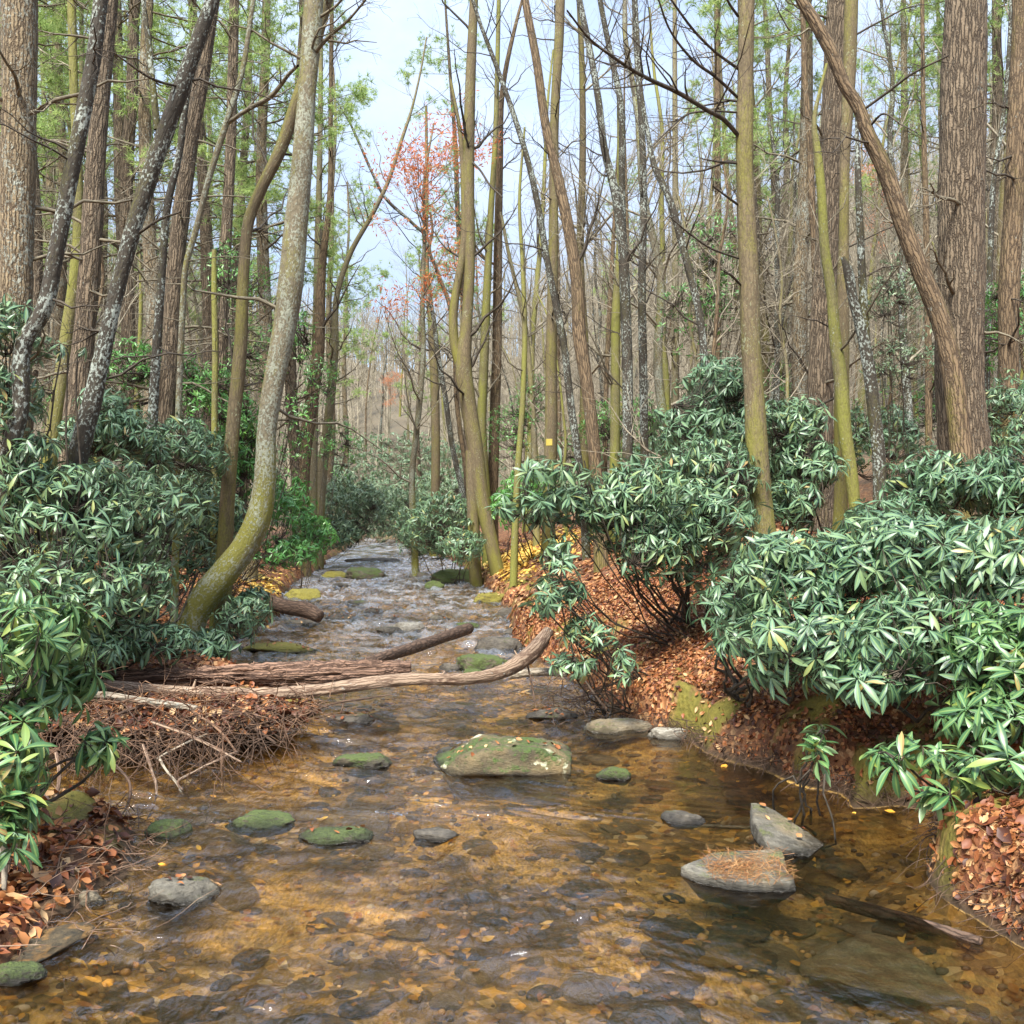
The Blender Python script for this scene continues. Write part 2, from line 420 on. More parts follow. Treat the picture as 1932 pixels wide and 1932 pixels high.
ROCK = {
 'moss': rock_mat('rock_mossy', (0.19, 0.155, 0.10), (0.055, 0.045, 0.03), 0.69, (0.07, 0.10, 0.018)),
 'big':  rock_mat('rock_big', (0.22, 0.17, 0.085), (0.08, 0.062, 0.033), 0.54, (0.06, 0.10, 0.015), lichen=0.32, warm=(0.20, 0.14, 0.06)),
 'yell': rock_mat('rock_yellow_moss', (0.22, 0.18, 0.10), (0.07, 0.055, 0.035), 0.85, (0.22, 0.19, 0.025)),
 'grey': rock_mat('rock_grey', (0.26, 0.235, 0.18), (0.085, 0.075, 0.055), 0.42, (0.12, 0.13, 0.04), warm=(0.20, 0.15, 0.08)),
 'dark': rock_mat('rock_dark', (0.16, 0.135, 0.10), (0.05, 0.042, 0.032), 0.35, (0.10, 0.12, 0.03)),
 'pale': rock_mat('rock_pale', (0.46, 0.43, 0.36), (0.20, 0.17, 0.12), 0.25, (0.18, 0.18, 0.05)),
 'sub':  rock_mat('rock_submerged', (0.22, 0.155, 0.075), (0.045, 0.038, 0.022), 0.3, (0.09, 0.085, 0.02), wet=False, warm=(0.36, 0.19, 0.05)),
 'subl': rock_mat('rock_submerged_pale', (0.55, 0.40, 0.20), (0.28, 0.19, 0.08), 0.1, (0.14, 0.12, 0.04), wet=False),
 'subg': rock_mat('rock_submerged_gold', (0.62, 0.36, 0.06), (0.34, 0.18, 0.03), 0.0, wet=False),
}

# ------------------------------------------------------------------ stream outline
RIGHT = [(745,1021),(760,1030),(790,1040),(835,1055),(865,1070),(885,1090),(915,1115),(950,1150),(965,1200),(1000,1240),(1040,1270),(1090,1310),
         (1150,1335),(1190,1362),(1245,1390),(1330,1425),(1400,1450),(1500,1478),(1560,1500),(1600,1528),(1690,1520),(1745,1528),(1778,1560),
         (1750,1640),(1790,1700),(1850,1735),(1932,1790),(2050,1850)]
LEFT = [(690,1021),(662,1030),(645,1045),(622,1060),(600,1080),(565,1100),(530,1125),(540,1160),(500,1185),(440,1225),(400,1262),(480,1300),
        (600,1328),(625,1345),(575,1375),(510,1398),(400,1404),(250,1408),(120,1425),(50,1500),(100,1535),(230,1545),(290,1575),(270,1620),
        (230,1665),(170,1705),(110,1750),(70,1800),(10,1850),(-150,1900)]
RW = [(-13.0, 75), (-9.2, 66)] + [PW(*p) for p in RIGHT] + [(2.6, 3.0), (2.9, 0.0), (2.9, -6.0)]
LW = [(-17.5, 75), (-12.3, 66)] + [PW(*p) for p in LEFT] + [(-2.5, 3.0), (-2.8, 0.0), (-2.8, -6.0)]
POLY = np.array(RW + LW[::-1])
_fn = np.array(sorted([(p[1], p[0]) for p in RW])); _fl = np.array(sorted([(p[1], p[0]) for p in LW]))

def centre(y):
    return 0.5 * (np.interp(y, _fn[:, 0], _fn[:, 1]) + np.interp(y, _fl[:, 0], _fl[:, 1]))

def sdist(x, y):                  # signed distance to the waterline, positive on land
    x = np.asarray(x, float); y = np.asarray(y, float)
    d2 = np.full(x.shape, 1e9); ins = np.zeros(x.shape, bool)
    n = len(POLY)
    for i in range(n):
        ax, ay = POLY[i]; bx, by = POLY[(i + 1) % n]
        ex, ey = bx - ax, by - ay
        t = np.clip(((x - ax) * ex + (y - ay) * ey) / (ex * ex + ey * ey + 1e-12), 0, 1)
        d2 = np.minimum(d2, (x - ax - t * ex) ** 2 + (y - ay - t * ey) ** 2)
        c = (ay > y) != (by > y)
        with np.errstate(divide='ignore', invalid='ignore'):
            xi = ex * (y - ay) / (ey if ey != 0 else 1e-12) + ax
        ins ^= c & (x < xi)
    d = np.sqrt(d2)
    return np.where(ins, -d, d)

def terrain(x, y, fine=True):
    x = np.asarray(x, float); y = np.asarray(y, float)
    pp = np.stack([x, y, np.zeros_like(x)], -1)
    s = sdist(x + 0.10 * noise(pp * 1.9, 3), y + 0.12 * noise(pp * 1.7, 5))
    c = centre(y)
    right = x > c
    near = 1 - sm(y, 9, 22)
    lip = np.where(right, 0.16 + 0.10 * near, 0.20 + 0.02 * near)
    slope = np.where(right, 0.42, 0.20)
    lo1 = (~right) * (1 - sm(y, 6.2, 6.6)); lo2 = (~right) * sm(y, 6.2, 6.6) * (1 - sm(y, 8.8, 9.8)) * sm(x, -3.9, -3.2)
    lip = lip * (1 - lo1 * 0.55 - lo2 * 0.25); slope = slope * (1 - lo1 * 0.65 - lo2 * 0.85)
    land = lip * sm(s, 0, 0.16) + slope * np.clip(s, 0, 2.4) + 0.10 * np.clip(s - 2.4, 0, 12)
    o = np.abs(x - c)
    hill = 0.34 * np.clip(o - 10, 0, None) + 0.26 * np.clip(o - 20, 0, None)
    hill = 34 * (1 - np.exp(-hill / 34))
    end = 0.34 * np.clip(y - 70, 0, None); end = 40 * (1 - np.exp(-end / 40))
    land = land + hill + end
    land = land + 0.10 * sm(s, 0.1, 1.2) * fbm(pp * 0.9, 3, 9) + 0.5 * sm(s, 4, 15) * fbm(pp * 0.12, 3, 19) + 3.0 * sm(o, 18, 50) * fbm(pp * 0.03, 3, 29)
    if fine:
        land = land + 0.035 * sm(s, 0.0, 0.3) * fbm(pp * 6.0, 3, 21) + 0.16 * sm(s, 0.0, 0.12) * (1 - sm(s, 0.8, 1.6)) * fbm(pp * 2.6, 3, 23)
    bed = -0.03 - 0.17 * sm(-s, 0, 0.7) + 0.05 * fbm(pp * 1.3, 3, 33)
    if fine: bed = bed + 0.012 * fbm(pp * 9.0, 2, 41)
    bed = np.minimum(bed, -0.015)
    return np.where(s > 0, land, bed)

def mossy(x, y):
    pp = np.stack([x, y, np.zeros_like(x)], -1)
    b = 0
    for (bx, by, br) in ((2.15, 4.75, 0.42), (1.85, 5.95, 0.3), (2.35, 5.2, 0.3), (-2.05, 5.75, 0.2), (1.25, 7.7, 0.3)):
        b = b + 0.6 * np.exp(-((x - bx) ** 2 + (y - by) ** 2) / br ** 2)
    return sm(fbm(pp * 2.9, 4, 88) + b + 0.35 * fbm(pp * 13, 3, 98), 0.14, 0.36) * (1 - sm(sdist(x, y), 0.5, 1.0))

def gz(x, y): return float(terrain(np.array([x]), np.array([y]), False)[0])

# ------------------------------------------------------------------ ground
def axis(parts):
    r = []
    for a, b, n in parts: r.append(np.linspace(a, b, n, endpoint=False))
    r.append([parts[-1][1]]); return np.concatenate(r)
gx = axis([(-170, -60, 22), (-60, -16, 44), (-16, -5, 110), (-5, 4.5, 240), (4.5, 16, 110), (16, 60, 44), (60, 170, 22)])
gy = axis([(-12, 2.5, 24), (2.5, 14, 300), (14, 30, 170), (30, 80, 140), (80, 260, 60)])
X, Y = np.meshgrid(gx, gy, indexing='ij')
Z = terrain(X, Y)
V = np.stack([X, Y, Z], -1).reshape(-1, 3)
idx = np.arange(len(gx) * len(gy)).reshape(len(gx), len(gy))
Fq = np.stack([idx[:-1, :-1], idx[1:, :-1], idx[1:, 1:], idx[:-1, 1:]], -1).reshape(-1, 4)
m, nt, out = new_mat('forest_floor'); g = N(nt)
pos = g.pos()
sp = g.node("ShaderNodeSeparateXYZ"); nt.links.new(pos, sp.inputs[0])
a1 = g.noise(pos, 2.2, 6, 0.65); a2 = g.noise(pos, 22, 5, 0.7); a3 = g.vor(pos, 26.0, out=1)
sepc = g.node("ShaderNodeSeparateColor"); nt.links.new(a3, sepc.inputs[0])
lit = g.ramp(sepc.outputs[0], [(0.0, (0.09, 0.03, 0.015)), (0.4, (0.15, 0.055, 0.02)), (0.75, (0.28, 0.12, 0.045)), (1.0, (0.42, 0.24, 0.11))])
soil = g.mix(a2, (0.025, 0.016, 0.010), (0.10, 0.062, 0.038))
col = g.mix(g.ramp(a1, [(0.35, 0.25), (0.55, 1.0)]), soil, lit)
mossk = g.math('MULTIPLY', g.attr('mossy', 'Fac'), 0.95)
col = g.mix(mossk, col, g.mix(a2, (0.04, 0.045, 0.008), (0.20, 0.165, 0.025)))
# bare wet earth close to the waterline, sand below it
edge = g.ramp(g.math('ADD', sp.outputs[2], g.math('MULTIPLY', a1, 0.12)), [(0.08, 1.0), (0.20, 0.0)])
col = g.mix(edge, col, g.mix(a2, (0.018, 0.011, 0.006), (0.075, 0.045, 0.022)))
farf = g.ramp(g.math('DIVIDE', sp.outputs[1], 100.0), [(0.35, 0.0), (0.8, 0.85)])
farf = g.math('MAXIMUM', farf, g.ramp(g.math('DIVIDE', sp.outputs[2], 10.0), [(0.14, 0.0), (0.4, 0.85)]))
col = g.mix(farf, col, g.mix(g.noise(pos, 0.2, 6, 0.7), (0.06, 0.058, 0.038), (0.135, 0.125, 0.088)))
sn = g.noise(pos, 1.1, 5, 0.6, 0.5); sg = g.noise(g.mapv(pos, (1, 0.35, 1)), 60, 4, 0.7)
sand = g.mix(g.ramp(sn, [(0.42, 0.0), (0.52, 1.0)]), (0.12, 0.072, 0.024), (0.70, 0.42, 0.105))
sand = g.mix(g.math('MULTIPLY', g.ramp(sg, [(0.4, 1.0), (0.6, 0.0)]), 0.6), sand, (0.10, 0.06, 0.025))
peb = g.vor(pos, 17.0, out=1); ps = g.node("ShaderNodeSeparateColor"); nt.links.new(peb, ps.inputs[0])
pebc = g.ramp(ps.outputs[1], [(0.0, (0.07, 0.045, 0.02)), (0.5, (0.24, 0.15, 0.05)), (0.85, (0.68, 0.37, 0.07)), (1.0, (0.70, 0.55, 0.28))])
sand = g.mix(g.ramp(g.noise(pos, 0.9, 3), [(0.45, 0.0), (0.56, 0.75)]), sand, pebc)
uw = g.ramp(sp.outputs[2], [(0.0, 1.0), (0.012, 0.0)])
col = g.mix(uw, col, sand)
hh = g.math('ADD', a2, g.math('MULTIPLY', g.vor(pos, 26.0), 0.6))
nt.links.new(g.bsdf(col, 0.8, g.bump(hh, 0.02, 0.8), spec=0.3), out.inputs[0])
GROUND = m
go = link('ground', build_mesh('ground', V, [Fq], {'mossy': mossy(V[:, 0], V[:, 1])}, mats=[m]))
tag(go, 'forest floor with leaf covered banks and sandy stream bed', kind='structure')

# ------------------------------------------------------------------ water
wx = axis([(-20, -5, 60), (-5, 3.6, 400), ]); wy = axis([(-6, 3.0, 20), (3.0, 8, 330), (8, 16, 260), (16, 40, 260), (40, 76, 90)])
X, Y = np.meshgrid(wx, wy, indexing='ij')
# flow-aligned coordinates
cxx = X - centre(Y)
rif = sm(fbm(np.stack([X * 0.55, Y * 0.4, X * 0], -1), 3, 77), -0.35, 0.25)
rif = np.maximum(rif, sm(Y, 9.5, 16))
rif = np.maximum(rif, np.exp(-((X + 0.5) / 0.9) ** 2 - ((Y - 6.2) / 1.9) ** 2))
calm = np.exp(-((X - 1.75) / 0.75) ** 2 - ((Y - 5.3) / 1.1) ** 2)
rif = rif * (1 - 0.85 * calm)
q = np.stack([cxx * 1.0 + Y * 0.25, Y * 0.62, X * 0], -1)
wob = np.stack([fbm(q * 1.3, 2, 51), fbm(q * 1.3 + 9, 2, 52), X * 0], -1)
r1 = 1 - np.abs(fbm((q + wob * 0.35) * np.array([3.2, 4.0, 1]), 3, 61)) * 2
r2 = fbm((q + wob * 0.2) * np.array([6.0, 10.0, 1]), 3, 62)
r3 = fbm((q + wob * 0.25) * np.array([16.0, 20.0, 1]), 2, 64)
Zw = 0.010 * fbm(q * 1.6, 2, 63) + rif * (0.026 * r1 + 0.027 * r2 + 0.014 * r3) + (1 - rif) * (0.004 * r2 + 0.003 * r1)
Zw = Zw * (1 + 0.9 * sm(Y, 6, 9) + 0.4 * sm(Y, 11, 20))
foam_sheen = (0.2 * sm(Y, 9.5, 15) + 0.3 * sm(Y, 15, 40)) * sm(fbm((q + wob * 0.3) * np.array([3.6, 11.0, 1]), 3, 71), -0.25, 0.5)  # far riffle foam that also paints in the silvery sky reflection
V = np.stack([X, Y, Zw], -1).reshape(-1, 3)
idx = np.arange(X.size).reshape(X.shape)
Fq = np.stack([idx[:-1, :-1], idx[1:, :-1], idx[1:, 1:], idx[:-1, 1:]], -1).reshape(-1, 4)
m, nt, out = new_mat('stream_water'); g = N(nt)
pos = g.pos()
w1 = g.noise(g.mapv(pos, (1.0, 0.6, 1)), 20, 3, 0.6, 1.6)
rf = g.attr('rif', 'Fac')
nb = g.bump(w1, 0.05, 1.0); nb_n = nt.nodes[-1]; nt.links.new(g.math('ADD', 0.08, g.math('MULTIPLY', rf, 0.34)), nb_n.inputs['Strength'])
gl = g.node("ShaderNodeBsdfGlass"); gl.inputs['Color'].default_value = (0.97, 0.93, 0.84, 1); gl.inputs['IOR'].default_value = 1.45; gl.inputs['Roughness'].default_value = 0.02
nt.links.new(nb, gl.inputs['Normal'])
tr = g.node("ShaderNodeBsdfTransparent"); tr.inputs[0].default_value = (0.96, 0.90, 0.78, 1)
gs = g.node("ShaderNodeBsdfGlossy"); gs.inputs['Roughness'].default_value = 0.04; nt.links.new(nb, gs.inputs['Normal'])
fr = g.node("ShaderNodeFresnel"); fr.inputs['IOR'].default_value = 1.98; nt.links.new(nb, fr.inputs['Normal'])
ms = g.node("ShaderNodeMixShader"); nt.links.new(fr.outputs[0], ms.inputs[0]); nt.links.new(tr.outputs[0], ms.inputs[1]); nt.links.new(gs.outputs[0], ms.inputs[2])
m2 = g.node("ShaderNodeMixShader"); m2.inputs[0].default_value = 0.86
nt.links.new(gl.outputs[0], m2.inputs[1]); nt.links.new(ms.outputs[0], m2.inputs[2])
fd = g.node("ShaderNodeBsdfDiffuse"); fd.inputs[0].default_value = (0.74, 0.79, 0.86, 1)  # bluish white for foam and the painted sky sheen
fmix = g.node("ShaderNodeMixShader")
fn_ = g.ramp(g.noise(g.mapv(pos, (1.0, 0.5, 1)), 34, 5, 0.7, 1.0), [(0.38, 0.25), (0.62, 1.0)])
g.put(fmix.inputs[0], g.math('MULTIPLY', g.attr('foam_sheen', 'Fac'), fn_))
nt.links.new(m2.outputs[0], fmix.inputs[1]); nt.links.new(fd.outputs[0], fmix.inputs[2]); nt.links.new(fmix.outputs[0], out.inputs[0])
wob_ = link('water', build_mesh('water', V, [Fq], {'rif': rif.reshape(-1), 'foam_sheen': foam_sheen.reshape(-1)}, mats=[m]))
tag(wob_, 'shallow clear amber stream rippling between the banks', kind='structure')

# ------------------------------------------------------------------ rocks
def ico(sub):
    import bmesh
    bm = bmesh.new(); bmesh.ops.create_icosphere(bm, subdivisions=sub, radius=1)
    V = np.array([v.co[:] for v in bm.verts]); Fc = np.array([[v.index for v in f.verts] for f in bm.faces]); bm.free()
    return V, Fc
ICO = {k: ico(k) for k in (1, 2, 3, 5)}

def rock_verts(seed, sx, sy, sz, sub=5, planes=9, blunt=0.86, rough=0.085, cuts=None):
    r = np.random.default_rng(seed)
    D, Fc = ICO[sub]
    n = nrm(r.normal(size=(planes, 3)) * np.array([1, 1, 1.2]))
    n = np.concatenate([n, [[0.05, 0.02, 1.0], [0, 0, -1]]]); n = nrm(n)
    dk = r.uniform(0.62, 0.98, len(n)); dk[-2] = 0.72
    if cuts:
        for (c, k) in cuts: n = np.concatenate([n, nrm(np.array([c], float))]); dk = np.append(dk, k)
    dt = D @ n.T
    rr = np.where(dt > 1e-3, dk[None] / np.maximum(dt, 1e-3), 9)
    p = 34.0
    rad = (np.sum(rr ** (-p), axis=1) + 1.0) ** (-1 / p)
    V = D * rad[:, None]
    V = V + D * (fbm(V * 2.3 + seed, 4, seed % 97)[:, None] * rough * 1.8 + rough * 0.9 * fbm(V * 8 + seed, 3, seed % 53)[:, None])
    return V * np.array([sx, sy, sz]), Fc

LIT = []     # extra litter spots (position, normal) collected from rocks and banks
def rock(px, py, w, h, label, mat='moss', rot=0.0, seed=0, zt=None, depth=1.0, litter=0, tilt=(0, 0), cuts=None, name='rock', group=None):
    """px,py: bottom centre in the picture at the waterline; w,h: size in picture units"""
    d = dw(py); sx = w / F * d / 2 / 0.85
    hh = h / F * d
    sy = sx * 0.7 * depth
    cz = hh * 0.3; sz = hh * 0.95
    V, Fc = rock_verts(seed, sx, sy, max(sz, 0.05), cuts=cuts)
    me = build_mesh(name, V, [Fc], mats=[ROCK[mat]])
    loc = np.array([(px - CX) / F * d, d + sy * 0.7, cz * 0.4 + (zt or 0)])
    o = link(name, me, None, loc)
    o.rotation_euler = (math.radians(tilt[0]), math.radians(tilt[1]), math.radians(rot))
    tag(o, label, 'rock', group)
    if litter:
        Mx = np.array(o.matrix_basis.to_3x3())
        Vw = V @ Mx.T + loc
        tri = Vw[Fc]; nn = nrm(np.cross(tri[:, 1] - tri[:, 0], tri[:, 2] - tri[:, 0]))
        ok = np.where((nn[:, 2] > 0.75) & (tri[:, :, 2].mean(1) > 0.03))[0]
        if len(ok):
            k = rng.choice(ok, litter)
            for i in k: LIT.append((tri[i].mean(0), nn[i]))
    return o

def poly_rock(cx, cy, cz, planes, sc, mat, label, seed, litter=0, rough=0.02, name='rock'):
    D, Fc = ICO[5]
    D = nrm(D * np.array(sc))
    n = nrm(np.array([p[0] for p in planes], float)); dk = np.array([p[1] for p in planes])
    dt = D @ n.T
    rr = np.where(dt > 1e-3, dk[None] / np.maximum(dt, 1e-3), 9)
    rad = np.sum(rr ** (-38.0), axis=1) ** (-1 / 38.0)
    V = D * rad[:, None]
    st = fbm(V * np.array([5, 5, 26]) + seed, 3, seed)[:, None]
    V = V + D * rough * (1.6 * fbm(V * 6 + seed, 4, seed + 1)[:, None] + 0.7 * st + 0.5 * fbm(V * 30, 2, seed + 2)[:, None])
    me = build_mesh(name, V, [Fc], mats=[ROCK[mat]])
    o = link(name, me, None, (cx, cy, cz)); tag(o, label, 'rock')
    if litter:
        Vw = V + np.array([cx, cy, cz]); tri = Vw[Fc]; nn = nrm(np.cross(tri[:, 1] - tri[:, 0], tri[:, 2] - tri[:, 0]))
        ok = np.where((nn[:, 2] > 0.75) & (tri[:, :, 2].mean(1) > 0.03))[0]
        for i in rng.choice(ok, litter): LIT.append((tri[i].mean(0), nn[i]))
    return o
def outline_rock(outl, z, top, sc, mat, label, seed, litter=0, zc=0.0):
    q = []
    for px, py in outl:
        d = (H - z) * F / (py - 966.0); q.append(((px - CX) / F * d, d))
    q = np.array(q); c = q.mean(0); pl = []
    for i in range(len(q)):
        a, b = q[i], q[(i + 1) % len(q)]; e = b - a; nx, ny = e[1], -e[0]; l = math.hypot(nx, ny); nx /= l; ny /= l
        dd = nx * (a[0] - c[0]) + ny * (a[1] - c[1])
        if dd < 0: nx, ny, dd = -nx, -ny, -dd
        pl.append(((nx, ny, 0.12), dd)); pl.append(((nx, ny, -0.8), dd * 0.78))
    pl += [(top, z - zc), ((0, 0, -1), 0.11)]
    return poly_rock(c[0], c[1], zc, pl, sc, mat, label, seed, litter, 0.014)
poly_rock(-0.05, 7.0, 0.0, [((1, -0.05, 0.08), 0.45), ((-0.42, 0, 0.9), 0.225), ((-1, -0.1, 0), 0.47), ((0.36, 0, 0.93), 0.25), ((0.02, 0.02, 1), 0.172), ((0.1, -1, 0.30), 0.27), ((-0.6, -0.8, 0.35), 0.36), ((0, 1, 0.3), 0.3), ((0, 0, -1), 0.2), ((0, -0.8, -0.6), 0.2), ((0.8, 0, -0.6), 0.35), ((-0.8, -0.2, -0.6), 0.35)],
          (1.0, 0.65, 0.5), 'big', 'large mossy boulder with a pale lichen patch in midstream', 5, 26, 0.03)
outline_rock([(1282,1634),(1338,1611),(1474,1604),(1499,1662),(1404,1661),(1325,1651)], 0.05, (-0.01, -0.06, 1), (1, 0.6, 0.22), 'grey', 'pointed flat slab covered with brown pine needles', 71)
outline_rock([(1412,1526),(1458,1533),(1500,1548),(1560,1572),(1530,1594),(1448,1590),(1418,1560)], 0.06, (0.2, -0.12, 1), (1, 0.8, 0.4), 'grey', 'tilted angular grey slab beside the right bank', 63, 5)
rock(680, 1450, 95, 26, 'flat green mossy rock left of the large boulder', 'moss', 8, 12)
rock(1160, 1472, 56, 22, 'small wet mossy rock just right of the large boulder', 'moss', 0, 23)
rock(845, 1425, 36, 14, 'little dark rock behind the left tip of the large boulder', 'dark', 0, 24)
rock(1040, 1358, 86, 18, 'flat dark rock topped with orange leaves below the curved log', 'dark', 0, 31, litter=26)
rock(655, 1368, 80, 20, 'dark rock with wet leaves below the broken log', 'dark', 12, 34, litter=16)
rock(312, 1583, 76, 32, 'bright green mossy stone beside the left leaf mound', 'moss', 5, 41)
rock(482, 1566, 120, 24, 'low moss covered rock breaking the riffle on the left', 'moss', -6, 43)
rock(628, 1592, 120, 16, 'barely emerging mossy rock in the riffle centre', 'moss', 4, 47, litter=5)
rock(815, 1588, 90, 14, 'dark ridge of wet rock under the riffle below the boulder', 'dark', 3, 49)
rock(325, 1705, 125, 36, 'wide grey green flat rock off the left leaf bank', 'grey', 8, 52, litter=8)
rock(155, 1715, 60, 30, 'rounded grey stone at the foot of the left leaf bank', 'grey', 0, 55)
rock(165, 1630, 60, 22, 'grey stone under the edge of the left leaf mound', 'grey', 10, 56)
rock(20, 1858, 90, 30, 'green grey stone at the lower left corner bank', 'moss', 0, 57)
rock(1290, 1555, 80, 10, 'thin wet rock edge left of the tilted slab', 'dark', -22, 72)
rock(1170, 1385, 110, 24, 'flat grey rock lying below the right leaf bank', 'grey', -6, 73)
rock(905, 1268, 92, 34, 'rounded olive rock leaning against the curved log', 'moss', 6, 81)
rock(892, 1282, 46, 20, 'small round rock in front of the olive rock by the curved log', 'moss', 0, 82)
rock(845, 1268, 40, 18, 'small dark rock left of the olive rock by the curved log', 'dark', 0, 83)
rock(940, 1232, 74, 32, 'dark humped rock above the curved log', 'dark', 0, 84)
rock(768, 1193, 56, 22, 'pale rock in the middle of the upper stream', 'pale', 5, 91)
rock(732, 1196, 44, 14, 'dark flat rock touching the pale midstream rock', 'dark', 0, 92)
rock(828, 1172, 34, 12, 'small dark rock with a leaf cap right of the pale rock', 'dark', 0, 93, litter=8)
rock(880, 1190, 44, 16, 'mossy rock at the upper end of the slanting log', 'moss', 0, 94)
rock(687, 1093, 74, 26, 'humped boulder near the head of the visible stream', 'moss', 0, 95)
rock(570, 1134, 64, 26, 'oblong rock thick with yellow moss by the left bank', 'yell', -14, 96)
rock(865, 1102, 90, 30, 'mossy boulder at the foot of the forked tree', 'moss', 8, 97, depth=1.4)
rock(820, 1112, 34, 18, 'small mossy rock beside the boulder near the forked tree', 'moss', 0, 98)
rock(800, 1092, 30, 14, 'dark stone in the narrow upper channel right side', 'dark', 0, 99)
rock(640, 1110, 30, 12, 'dark stone in the narrow upper channel left side', 'dark', 0, 100)
rock(672, 1142, 44, 10, 'low dark rock in the rapids below the humped boulder', 'dark', 0, 101)
rock(705, 1158, 34, 12, 'brown rock with leaves in the middle rapids', 'dark', 0, 102, litter=10)
rock(740, 1172, 24, 9, 'tiny rock with leaves above the pale midstream rock', 'dark', 0, 103, litter=6)
rock(645, 1172, 60, 12, 'leaf covered gravel bar rock by the fallen log stub', 'dark', 0, 104, litter=26)
rock(565, 1180, 60, 12, 'low rock under leaves behind the fallen log stub', 'dark', 0, 105, litter=20)
rock(520, 1232, 130, 14, 'low mossy ledge with leaves on the left shore', 'yell', 0, 106, litter=30)
rock(930, 1140, 60, 24, 'mossy rock set in the right shore under the leaning stems', 'yell', 0, 107, litter=14)
rock(965, 1165, 50, 22, 'dark rock with leaves in the right shore above the hanging leaves', 'dark', 0, 108, litter=10)
rock(975, 1205, 50, 22, 'wet dark rock in the right shore next to the water', 'dark', 0, 109, litter=8)
rock(1262, 1398, 70, 26, 'tan stone at the foot of the right leaf bank', 'pale', 0, 110, litter=6)
rock(700, 1062, 90, 10, 'far dark ledge across the head of the stream', 'dark', 0, 111)
rock(625, 1092, 50, 16, 'mossy rock on the far left shore', 'yell', 0, 112)

# ---- stones on the stream bed
SUBM = []
for k in range(9):
    V, Fc = rock_verts(300 + k, 1, 0.72, 0.42, sub=3, planes=9, rough=0.05)
    SUBM.append([build_mesh('submerged_stone', V, [Fc], mats=[ROCK[mm]]) for mm in ('sub', 'subl', 'subg')])
def substone(x, y, size, mat, rot, flat=0.5, label=None, group='loose stones lying on the stream bed', zoff=0.0):
    o = bpy.data.objects.new('submerged_stone', SUBM[rng.integers(9)][mat]); COL.objects.link(o)
    z = gz(x, y)
    o.location = (x, y, z + size * flat * 0.12 + zoff); o.scale = (size, size, size * flat); o.rotation_euler = (rng.normal() * 0.06, rng.normal() * 0.06, rot)
    tag(o, label or 'worn stone lying under clear water on the stream bed', 'stone', group)
    return o
for (px, py, w, mt, lab) in [(1470, 1735, 120, 1, 'pale tan slab under water below the needle covered slab'), (1345, 1805, 110, 2, 'golden yellow stone under water near the lower centre right'),
        (1565, 1650, 90, 2, 'bright golden stone under water right of the needle slab'), (210, 1895, 100, 0, 'square dark stone under water at the lower left'),
        (60, 1880, 190, 0, 'long dark slab under water in the lower left corner'), (380, 1900, 150, 0, 'dark slab under water at the bottom edge left of centre'),
        (1120, 1665, 90, 1, 'pale whitish stone glimmering under the riffle'), (1700, 1850, 330, 1, 'very broad pale sheet of rock under the lower right water'),
        (1380, 1760, 130, 0, 'dark stone beside the pale tan slab'), (900, 1835, 90, 0, 'dark stone under water at the lower centre'),
        (700, 1885, 110, 0, 'brown slab under the bottom edge ripples'), (470, 1790, 90, 0, 'olive stone under the left riffle'),
        (1180, 1890, 100, 1, 'buff stone under water at the bottom edge'), (620, 1730, 80, 1, 'buff stone under the left centre riffle')]:
    d = H * F / (py - 966) * 1.1; x, y = (px - CX) / F * d, d
    substone(x, y, w / F * d / 1.6, mt, rng.random() * 3, 0.25, lab, None)
n = 0
while n < 290:
    y = 3.4 + 7.5 * rng.random() ** 1.4; x = rng.uniform(-2.6, 2.6)
    if sdist(np.array([x]), np.array([y]))[0] > -0.12: continue
    sz = float(np.clip(rng.lognormal(-2.25, 0.5), 0.04, 0.33)) 
    substone(x, y, sz, int(rng.choice([0, 0, 0, 1, 1, 2])), rng.random() * 6, min(rng.uniform(0.35, 0.75), 0.07 / sz))
    n += 1
# small pebbles, joined
A = Acc(); D, Fc = ICO[1]
yy = 3.3 + 16 * rng.random(9000) ** 1.6; xx = rng.uniform(-3.5, 2.9, 9000)
ss = sdist(xx, yy); k = (ss < -0.06) & (fbm(np.stack([xx, yy, xx * 0], -1) * 0.9, 2, 5) > -0.25); xx, yy = xx[k], yy[k]
zz = terrain(xx, yy)
for i in range(len(xx)):
    pass
M = len(xx); sc = rng.uniform(0.008, 0.035, (M, 1, 1)) * np.array([1, 0.8, 0.55])
an = rng.random(M) * 6.28
R = np.zeros((M, 3, 3)); R[:, 0, 0] = np.cos(an); R[:, 0, 1] = -np.sin(an); R[:, 1, 0] = np.sin(an); R[:, 1, 1] = np.cos(an); R[:, 2, 2] = 1
VV = np.einsum('mij,mkj->mki', R, D[None] * sc * rng.uniform(0.8, 1.2, (M, len(D), 1))) + np.stack([xx, yy, zz + 0.003], -1)[:, None]
FF = (Fc[None] + (np.arange(M) * len(D))[:, None, None]).reshape(-1, 3)
pm, nt, out = new_mat('pebble'); g = N(nt)
nt.links.new(g.bsdf(g.ramp(g.attr('rnd', 'Fac'), [(0, (0.05, 0.035, 0.02)), (0.45, (0.20, 0.12, 0.045)), (0.75, (0.42, 0.24, 0.06)), (0.9, (0.60, 0.32, 0.06)), (1, (0.55, 0.46, 0.32))]), 0.6), out.inputs[0])
o = link('pebbles', build_mesh('pebbles', VV.reshape(-1, 3), [FF], {'rnd': np.repeat(rng.random(M), len(D))}, mats=[pm]))
tag(o, 'small brown and golden pebbles strewn over the stream bed', 'pebbles', kind='stuff')

